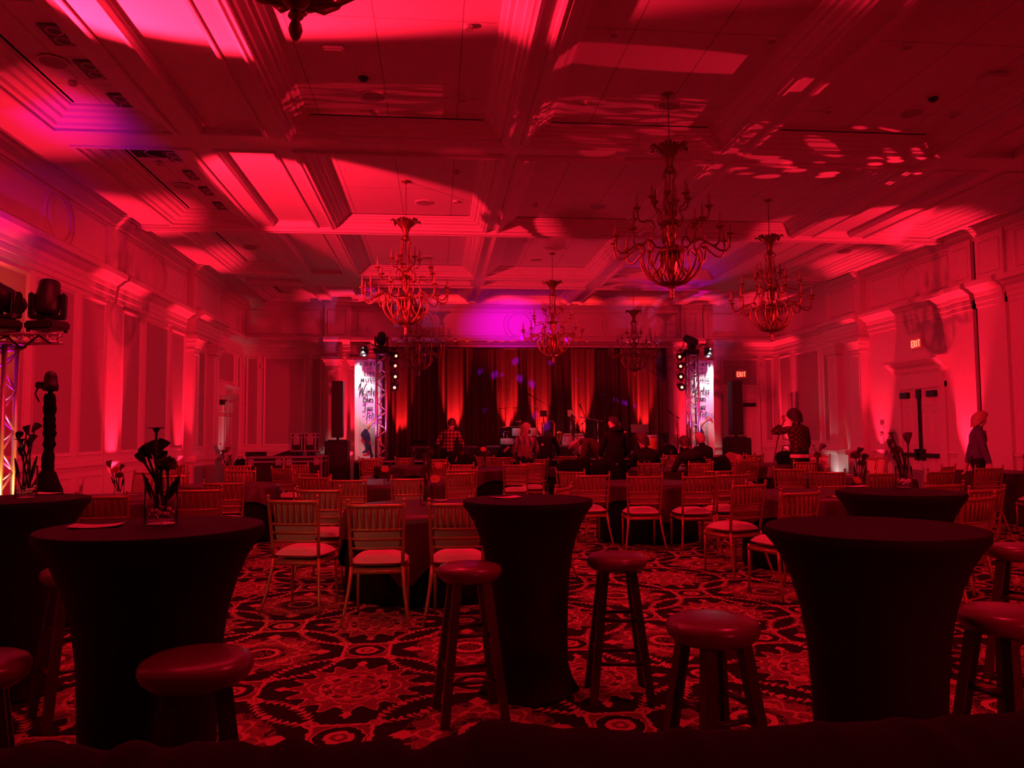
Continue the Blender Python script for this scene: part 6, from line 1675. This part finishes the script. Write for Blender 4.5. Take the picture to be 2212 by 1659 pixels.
RID = [(q.x, q.z) for q in [on_y(x, y, 1.06) for x, y in RIDGE]]
def ridge_z(x):
    if x <= RID[0][0]: return RID[0][1]
    for (a, za), (b, zb) in zip(RID[:-1], RID[1:]):
        if x <= b: return za+(zb-za)*(x-a)/(b-a)
    return RID[-1][1]
def heap(u, v):
    x = -1.3+2.8*u
    ruf = 0.0035*math.sin(x*61)+0.003*math.sin(x*97+1)+0.006*noise.noise((x*18, 0, 0))
    rz_ = ridge_z(x)+ruf*(1.0 if x < 0.0 else 0.4)
    if v < 0.7:
        k = v/0.7; y = -0.36+0.62*k
        z = 0.946+(rz_-0.946)*k**3*(3-2*k**3)*1.0+0.008*noise.noise((x*7, y*7, 2))*(1-k)
    else:
        k = (v-0.7)/0.3; y = 0.26+0.055*math.sin(k*PI*0.5)+0.015*math.sin(x*34)*k
        z = rz_*(1-k)+0.02*k
    return (x, y, z)
mb = MB(); mb.grid(heap, 320, 40); mb.build('cloth', M['blackfelt'], t)
c = on_z(1503, 1654, 0.985)
mb = MB(); mb.prism([(-0.035, -0.03), (0.035, -0.024), (0.03, 0.022), (-0.03, 0.012)], 0, 0.003); o = mb.build('paper_card', M['paperpink']); o.location = (c.x, c.y, 0.985); o.rotation_euler = (R(12), 0, 0)
tag(o, 'pale card edge on the dark cloth at the very bottom of the photo', 'card')
# ------------------------------------------------------------------ people
def ik(a, b, l1, l2, hint):
    a, b = Vector(a), Vector(b); d = b-a; L = min(d.length, (l1+l2)*0.999); d.normalize()
    x = (l1*l1-l2*l2+L*L)/(2*L); h = math.sqrt(max(0.0, l1*l1-x*x))
    n = Vector(hint); n = (n-d*n.dot(d)); n = n.normalized() if n.length > 1e-4 else d.orthogonal().normalized()
    return a+d*x+n*h, a+d*L
def person(label, loc, rz, mats, pose, hair=None, extras=None, scale=1.0, name='person'):
    """mats = (top, bottom, shoes); pose: torso joints, hand and foot targets in the person's own frame (faces +y)"""
    t = thing(name, label, 'person', (*loc[:2], loc[2] if len(loc) > 2 else 0.0), rz)
    V, Rr, E, G = [], [], [], []
    def vert(p, r, g, parent=None):
        V.append(Vector(p)*scale); Rr.append(r if isinstance(r, tuple) else (r, r)); Rr[-1] = (Rr[-1][0]*scale, Rr[-1][1]*scale); G.append(g)
        if parent is not None: E.append((parent, len(V)-1))
        return len(V)-1
    pel, wai, che, nec = [Vector(pose[k]) for k in ('pelvis', 'waist', 'chest', 'neck')]
    up = (nec-che).normalized()
    hd = Vector(pose.get('head', tuple(nec+Vector((0, 0.03, 0.14)))))
    face = Vector(pose.get('face', (0, 1, 0))).normalized()
    right = Vector(pose.get('right', (1, 0, 0))).normalized()
    P = vert(pel, (0.178, 0.135), 1)
    W = vert(wai, (0.165, 0.125), 0, P)
    C_ = vert(che, (0.185, 0.132), 0, W)
    S = vert(che.lerp(nec, 0.62), (0.142, 0.098), 0, C_)
    N = vert(nec, 0.054, 2, S)
    ax = (hd-nec).normalized()
    J = vert(nec.lerp(hd, 0.62)+face*0.012, (0.060, 0.066), 2, N)
    Hc = vert(hd+face*0.005, (0.074, 0.086), 2, J)
    Hk = vert(hd+ax*0.075-face*0.004, (0.064, 0.074), 2, Hc)
    vert(hd+ax*0.115-face*0.006, (0.030, 0.034), 2, Hk)
    vert(hd-ax*0.02+face*0.094, 0.013, 2, Hc)          # nose
    vert(nec.lerp(hd, 0.5)+face*0.070, 0.020, 2, J)     # chin
    sr = right
    for s, key in ((-1, 'lhand'), (1, 'rhand')):
        sh = che.lerp(nec, 0.60)+sr*s*0.165-up*0.01
        a = vert(sh, (0.074, 0.070), 0, S)
        hand = Vector(pose[key]); hint = pose.get(key+'_hint', (s*0.5, -0.8, -0.2))
        el, wr = ik(sh, hand, 0.285, 0.25, hint)
        b0 = vert(sh.lerp(el, 0.5), 0.063, 0, a); b = vert(el, 0.056, 0, b0)
        sl = 0 if pose.get('sleeve', 'long') == 'long' else 2
        c0 = vert(el.lerp(wr, 0.5), 0.049, 0, b); c = vert(wr, (0.028, 0.024), 2, c0)
        d = (wr-el).normalized()
        side = d.cross(Vector((0, 1, 0.2))).normalized()
        pd = Vector(pose.get(key+'_dir', tuple(d)))
        pd = pd.normalized()
        side = pd.cross(Vector((0, 1, 0.3))).normalized()
        k = vert(wr+pd*0.055, (0.032, 0.020), 2, c)
        pn = pd.cross(side).normalized()
        for i, (off, ln) in enumerate(((-0.029, 0.070), (-0.010, 0.080), (0.010, 0.075), (0.028, 0.060))):
            f0 = vert(wr+pd*0.085+side*off, 0.0095, 2, k)
            f1 = vert(wr+pd*(0.085+ln*0.55)+side*off*1.1+pn*0.012, 0.0085, 2, f0)
            vert(wr+pd*(0.085+ln*0.85)+side*off*1.1+pn*0.034, 0.0075, 2, f1)
        th0 = vert(wr+pd*0.04-side*0.036, 0.0105, 2, k)
        vert(wr+pd*0.082-side*0.052+pn*0.018, 0.009, 2, th0)
    for s, key in ((-1, 'lfoot'), (1, 'rfoot')):
        hp = pel+sr*s*0.088-Vector((0, 0, 0.055))
        a = vert(hp, (0.098, 0.095), 1, P)
        ft = Vector(pose[key]); kn, an = ik(hp, ft, 0.43, 0.42, pose.get('knee', (0, 1, 0.1)))
        b0 = vert(hp.lerp(kn, 0.5), 0.078, 1, a); b = vert(kn, 0.060, 1, b0)
        c0 = vert(kn.lerp(an, 0.4), 0.056, 1, b); c = vert(an, 0.042, 1, c0)
        fd = Vector(pose.get('toe', (0, 1, 0))).normalized()
        vert(an+Vector((0, 0, -0.045))-fd*0.035, 0.034, 3, c)
        m_ = vert(an+fd*0.08+Vector((0, 0, -0.045)), (0.040, 0.030), 3, c); vert(an+fd*0.15+Vector((0, 0, -0.055)), (0.032, 0.022), 3, m_)
    me = bpy.data.meshes.new('body'); me.from_pydata(V, E, [])
    bm = bmesh.new(); bm.from_mesh(me); sk = bm.verts.layers.skin.verify(); bm.verts.ensure_lookup_table()
    for i, v in enumerate(bm.verts): v[sk].radius = Rr[i]; v[sk].use_root = (i == 0)
    bm.to_mesh(me); bm.free()
    tmp = bpy.data.objects.new('tmp', me); COL.objects.link(tmp)
    md = tmp.modifiers.new('s', 'SKIN'); md.use_smooth_shade = True
    tmp.modifiers.new('d', 'SUBSURF').levels = 1
    bpy.context.view_layer.update()
    out = bpy.data.meshes.new_from_object(tmp.evaluated_get(bpy.context.evaluated_depsgraph_get()))
    bpy.data.objects.remove(tmp); bpy.data.meshes.remove(me)
    out.name = 'body'; out.materials.clear()
    for q in (mats[0], mats[1], M['skin'], mats[2]): out.materials.append(q)
    for p in out.polygons:
        c = p.center; best = (1e9, 0)
        for (a, b) in E:
            A, B = V[a], V[b]; ab = B-A; k = max(0, min(1, (c-A).dot(ab)/max(1e-9, ab.length_squared)))
            d = (A+ab*k-c).length-(Rr[a][0]*(1-k)+Rr[b][0]*k)*0.7
            g = G[b] if k > 0.45 else G[a]
            if d < best[0]: best = (d, g)
        p.material_index = best[1]; p.use_smooth = True
    body = bpy.data.objects.new('body', out); COL.objects.link(body); body.parent = t
    hd, ax, face = hd*scale, ax, face
    if hair:
        kind, hm = hair
        mb = MB(); rr = random.Random(len(label))
        sd = face.cross(ax).normalized()
        def hp_(th, ph, rad):        # th from the crown, ph around from the back; below the equator the hair hangs down
            t_ = min(th, PI/2); s_ = math.sin(t_)*(1-0.16*max(0, th-PI/2))
            d = ax*math.cos(t_)*1.08-face*math.cos(ph)*s_*1.05+sd*math.sin(ph)*s_*0.90-ax*max(0, th-PI/2)*0.95
            return hd+ax*0.030*scale-face*0.006*scale+Vector(d)*rad*scale
        n1, n2 = 14, 28
        front, back = {'short': (1.0, 2.35), 'bald': (0.85, 2.3), 'bob': (1.0, 2.85), 'curly': (1.05, 2.7), 'long': (1.0, 2.5)}[kind]
        rad = {'short': 0.102, 'bald': 0.099, 'bob': 0.114, 'curly': 0.132, 'long': 0.110}[kind]
        for k_ in (1.0, 0.90):
            vs = []
            for i in range(n1+1):
                for j in range(n2):
                    ph = 2*PI*j/n2
                    kf = (0.5-0.5*math.cos(ph)); lim = back+(front-back)*(kf**2.2)
                    th = max(0.01, lim*i/n1)
                    b_ = rad*k_*(1+({'curly': 0.09, 'bob': 0.03}.get(kind, 0.02))*noise.noise((math.cos(ph)*4, math.sin(ph)*4, th*4)))
                    vs.append(hp_(th, ph, b_))
            mb.add(vs, [(i*n2+j, i*n2+(j+1) % n2, (i+1)*n2+(j+1) % n2, (i+1)*n2+j) for i in range(n1) for j in range(n2)], 0, True)
        if kind == 'long':
            for off in (0.0, 0.018):
                def lh(u, v):
                    uu = u*2-1; w = 0.085+0.15*min(1, v*1.25)
                    p = hd+ax*0.02-face*(0.10-off+0.07*math.sin(v*1.9))*(1-0.75*abs(uu)**2)+sd*uu*w-Vector((0, 0, 1))*v*0.60
                    return p+Vector((0, 0, 0))+(-face)*0.014*math.sin(uu*16+v*3)*v
                mb.grid(lh, 26, 18)
        mb.build('hair', hm, t)
    if extras: extras(t, hd, ax, face, scale)
    return t

def cloth(name, c, c2=None, fn=None, rough=0.85):
    return two_tone(name, c, c2, fn, rough, spec=0.2) if fn else mat(name, c, rough, bump=0.2, bscale=90, spec=0.2)
PM = {'plaid': cloth('buffalo_plaid', (0.03, 0.012, 0.012), (0.42, 0.20, 0.16), lambda x, y, z: (band((x*12).fract(), 0.5, 0.27)*0.5+band((z*12).fract(), 0.5, 0.27)*0.5).pw(1.6)),
      'jeans': cloth('dark_denim', (0.015, 0.015, 0.022)), 'shoe': mat('dark_shoe', (0.01, 0.01, 0.01), 0.5), 'dark': cloth('dark_wool', (0.022, 0.013, 0.014)), 'maroon': cloth('dark_maroon_wool', (0.085, 0.026, 0.026)),
      'blackjacket': cloth('black_jacket', (0.012, 0.010, 0.012)), 'grey': cloth('grey_streaked_knit', (0.10, 0.07, 0.08), (0.36, 0.27, 0.28), lambda x, y, z: ((x*60+(z*14).sin()*1.6).sin()*0.5+0.5)),
      'pattern': cloth('dark_patterned_blouse', (0.035, 0.014, 0.012), (0.13, 0.05, 0.04), lambda x, y, z: ((x*60).sin()*(z*75).sin() > 0.3)), 'purple': cloth('blue_purple_knit', (0.10, 0.07, 0.15)), 'trousers': cloth('black_trousers', (0.014, 0.010, 0.012))}
HM = {'dark': mat('dark_brown_hair', (0.045, 0.020, 0.014), 0.5, bump=0.4, bscale=80), 'black': mat('black_curly_hair', (0.015, 0.009, 0.008), 0.6, bump=0.6, bscale=60), 'pale': mat('pale_grey_hair', (0.42, 0.32, 0.26), 0.6, bump=0.4, bscale=80), 'blond': mat('fair_hair', (0.40, 0.22, 0.15), 0.5, bump=0.4, bscale=80), 'brown': mat('light_brown_hair', (0.26, 0.16, 0.12), 0.5, bump=0.4, bscale=70)}
def stand(lean=(0, 0), **kw):
    lx, ly = lean
    d = dict(pelvis=(0, 0, 0.95), waist=(lx*0.3, ly*0.3, 1.10), chest=(lx*0.65, ly*0.65, 1.29), neck=(lx, ly, 1.47), head=(lx*1.15, ly*1.15+0.03, 1.60),
             lhand=(-0.25, 0.03, 0.86), rhand=(0.25, 0.03, 0.86), lfoot=(-0.11, 0, 0.085), rfoot=(0.11, 0, 0.085))
    d.update(kw); return d
def sit(**kw):
    d = dict(pelvis=(0, -0.02, 0.57), waist=(0, -0.03, 0.72), chest=(0, 0.0, 0.92), neck=(0, 0.04, 1.10), head=(0, 0.08, 1.23), lhand=(-0.18, 0.36, 0.80), rhand=(0.18, 0.36, 0.80), lfoot=(-0.12, 0.36, 0.085), rfoot=(0.12, 0.36, 0.085), knee=(0, 0.6, 1))
    d.update(kw); return d
# plaid shirt, standing at the stage front
c = on_y(966, 950, 18.2)
person('person in red and black plaid shirt, back to us, at the left stage front', (c.x, 18.2), R(-12), (PM['plaid'], PM['jeans'], PM['shoe']),
       stand((0.07, 0.06), lhand=(-0.16, 0.24, 1.18), lhand_hint=(-0.6, -0.3, -1), rhand=(0.30, 0.28, 0.98)), ('short', HM['dark']), scale=1.04)
# long hair, mask, turned to the right
def mask(t, hd, ax, face, s):
    mb = MB(); sd = face.cross(ax).normalized()
    def f(u, v):
        a = (u-0.5)*2.6; h = (v-0.5)*0.085
        return hd-ax*0.055*s+ax*h*s+(face*math.cos(a)*0.102+sd*math.sin(a)*0.078)*s*(1-0.25*abs(v-0.5))
    mb.grid(f, 16, 6); mb.grid(lambda u, v: f(u, v)+Vector((0, 0, 0.003))+face*0.004, 16, 6)
    mb.build('face_mask', M['blackfelt'], t)
c = on_y(1134, 960, 15.0)
person('person with long hair to mid-back and black face mask, standing left of centre', (c.x, 15.0), R(-8), (PM['grey'], PM['trousers'], PM['shoe']),
       stand((0.02, 0.02), face=(0.85, 0.5, -0.05), lhand=(-0.20, 0.22, 0.98), rhand=(0.20, 0.25, 1.0)), ('long', HM['brown']), mask, scale=0.94)
c = on_y(1176, 968, 16.5)
def emblem(t, hd, ax, face, s):
    mb = MB(); mb.lathe([(0.028, 0.0), (0.02, 0.004)], 14, (-0.03, -0.095, 1.18), axis=(0, -1, 0.2)); mb.build('emblem', M['banner'], t)
person('person in black jacket with a pale emblem, bent forward beside the long-haired one', (c.x, 16.5), R(-15), (PM['blackjacket'], PM['trousers'], PM['shoe']),
       stand((0.0, 0.10), chest=(0.0, 0.16, 1.24), waist=(0, 0.06, 1.08), neck=(0.02, 0.32, 1.34), head=(0.04, 0.46, 1.36), face=(0.1, 0.8, -0.6), lhand=(-0.2, 0.5, 0.92), rhand=(0.22, 0.5, 0.92)), ('short', HM['black']), emblem, scale=1.0)
# bending over to the left
c = on_y(1296, 970, 14.0)
person('person with pale hair and dark maroon jacket, bending low to the left', (c.x, 14.0), R(78), (PM['maroon'], PM['trousers'], PM['shoe']),
       stand(pelvis=(0, -0.06, 0.93), waist=(0, 0.02, 1.09), chest=(0, 0.18, 1.22), neck=(0, 0.34, 1.27), head=(0, 0.45, 1.22), face=(0, 0.55, -0.85), lhand=(-0.16, 0.50, 0.84), rhand=(0.16, 0.50, 0.84)), ('bald', HM['pale']), scale=1.0)
c = on_y(1328, 960, 13.2)
def hood(t, hd, ax, face, s):
    mb = MB(); mb.lathe([(0.13, -0.02), (0.145, 0.03), (0.11, 0.07), (0.07, 0.08)], 20, hd-ax*0.14*s-face*0.05*s, axis=ax, rf=lambda q, z, a: q*(1+0.08*math.sin(3*a))); mb.build('hood', PM['blackjacket'], t)
person('person in long dark coat with hood down, standing with back to us', (c.x, 13.2), R(10), (PM['blackjacket'], PM['trousers'], PM['shoe']),
       stand((0.0, 0.03), face=(-0.9, 0.45, 0), lhand=(-0.16, 0.26, 1.02), rhand=(0.2, 0.2, 0.95)), ('short', HM['black']), hood, scale=0.99)
# seated pairs
c = on_z(1404, 997, 0.93)
person('seated person with short dark hair and black top, back to us, handbag on chair', (c.x, c.y+0.24), R(4), (PM['blackjacket'], PM['trousers'], PM['shoe']), sit(head=(-0.04, 0.06, 1.26), face=(-0.6, 0.8, 0), neck=(-0.01, 0.02, 1.12), right=(1, 0, 0)), ('bob', HM['dark']), scale=1.03)
c = on_z(1514, 997, 0.93)
person('seated person in dark jacket with dark hair, nearer of the seated pair', (c.x-0.02, c.y+0.24), R(10), (PM['dark'], PM['trousers'], PM['shoe']), sit(chest=(-0.03, 0.06, 0.90), neck=(-0.07, 0.10, 1.08), head=(-0.09, 0.14, 1.20)), ('short', HM['dark']), scale=1.03)
c = on_y(1519, 960, 14.9)
person('seated person with pale hair and black top, behind the dark-jacketed one', (c.x, 14.9), R(20), (PM['blackjacket'], PM['trousers'], PM['shoe']), sit(), ('short', HM['pale']), scale=1.05)
pc = dup(chair0, (c.x+0.02, 14.92, 0), R(20), 'gold chair under the seated person with pale hair', G2)
# leaning person with stick
c = on_y(1728, 950, 13.5)
def stick(t, hd, ax, face, s):
    mb = MB(); mb.tube([(-0.27, 0.16, 1.50), (-0.30, 0.24, 1.30), (-0.36, 0.34, 0.75), (-0.38, 0.38, 0.02)], 0.010, 8); o = mb.build('walking_stick', M['wood'], t)
    mb = MB(); mb.lathe([(0.192, 0.945), (0.198, 0.96), (0.196, 1.0), (0.19, 1.01)], 28, rf=lambda q, z, a: q*(0.66+0.26*abs(math.cos(a)))*s, capb=False, capt=False); mb.build('shirt_hem', M['cushion'], t)
person('person with dark curly hair and patterned top, hand raised, leaning over a table', (c.x, 13.5), R(8), (PM['pattern'], PM['trousers'], PM['shoe']),
       stand((-0.02, 0.06), lhand=(-0.24, 0.14, 1.50), lhand_hint=(-0.7, 0.1, -1), lhand_dir=(0.1, 0, 1), rhand=(0.28, 0.30, 0.95), face=(-0.3, 0.9, -0.1)), ('curly', HM['black']), stick, scale=1.05)
# walking person in purple
c = on_y(2110, 960, 11.1)
def collar(t, hd, ax, face, s):
    mb = MB(); mb.add([(-0.07*s, 0.122*s, 1.44*s), (0.07*s, 0.122*s, 1.44*s), (0.0, 0.150*s, 1.27*s), (-0.07*s, 0.09*s, 1.45*s), (0.07*s, 0.09*s, 1.45*s), (0, 0.10*s, 1.27*s)], [(0, 1, 2), (5, 4, 3), (0, 2, 5, 3), (1, 4, 5, 2), (0, 3, 4, 1)]); mb.build('neckline', M['skin'], t)
person('person in blue-purple top and dark trousers walking by the right wall', (c.x, 11.1), R(-118), (PM['purple'], PM['trousers'], PM['shoe']),
       stand((0.0, 0.02), face=(0.1, 1.0, 0), lfoot=(-0.10, 0.20, 0.085), rfoot=(0.11, -0.22, 0.10), lhand=(-0.27, -0.12, 0.86), rhand=(0.30, 0.14, 0.84)), ('bob', HM['blond']), collar, scale=0.985)
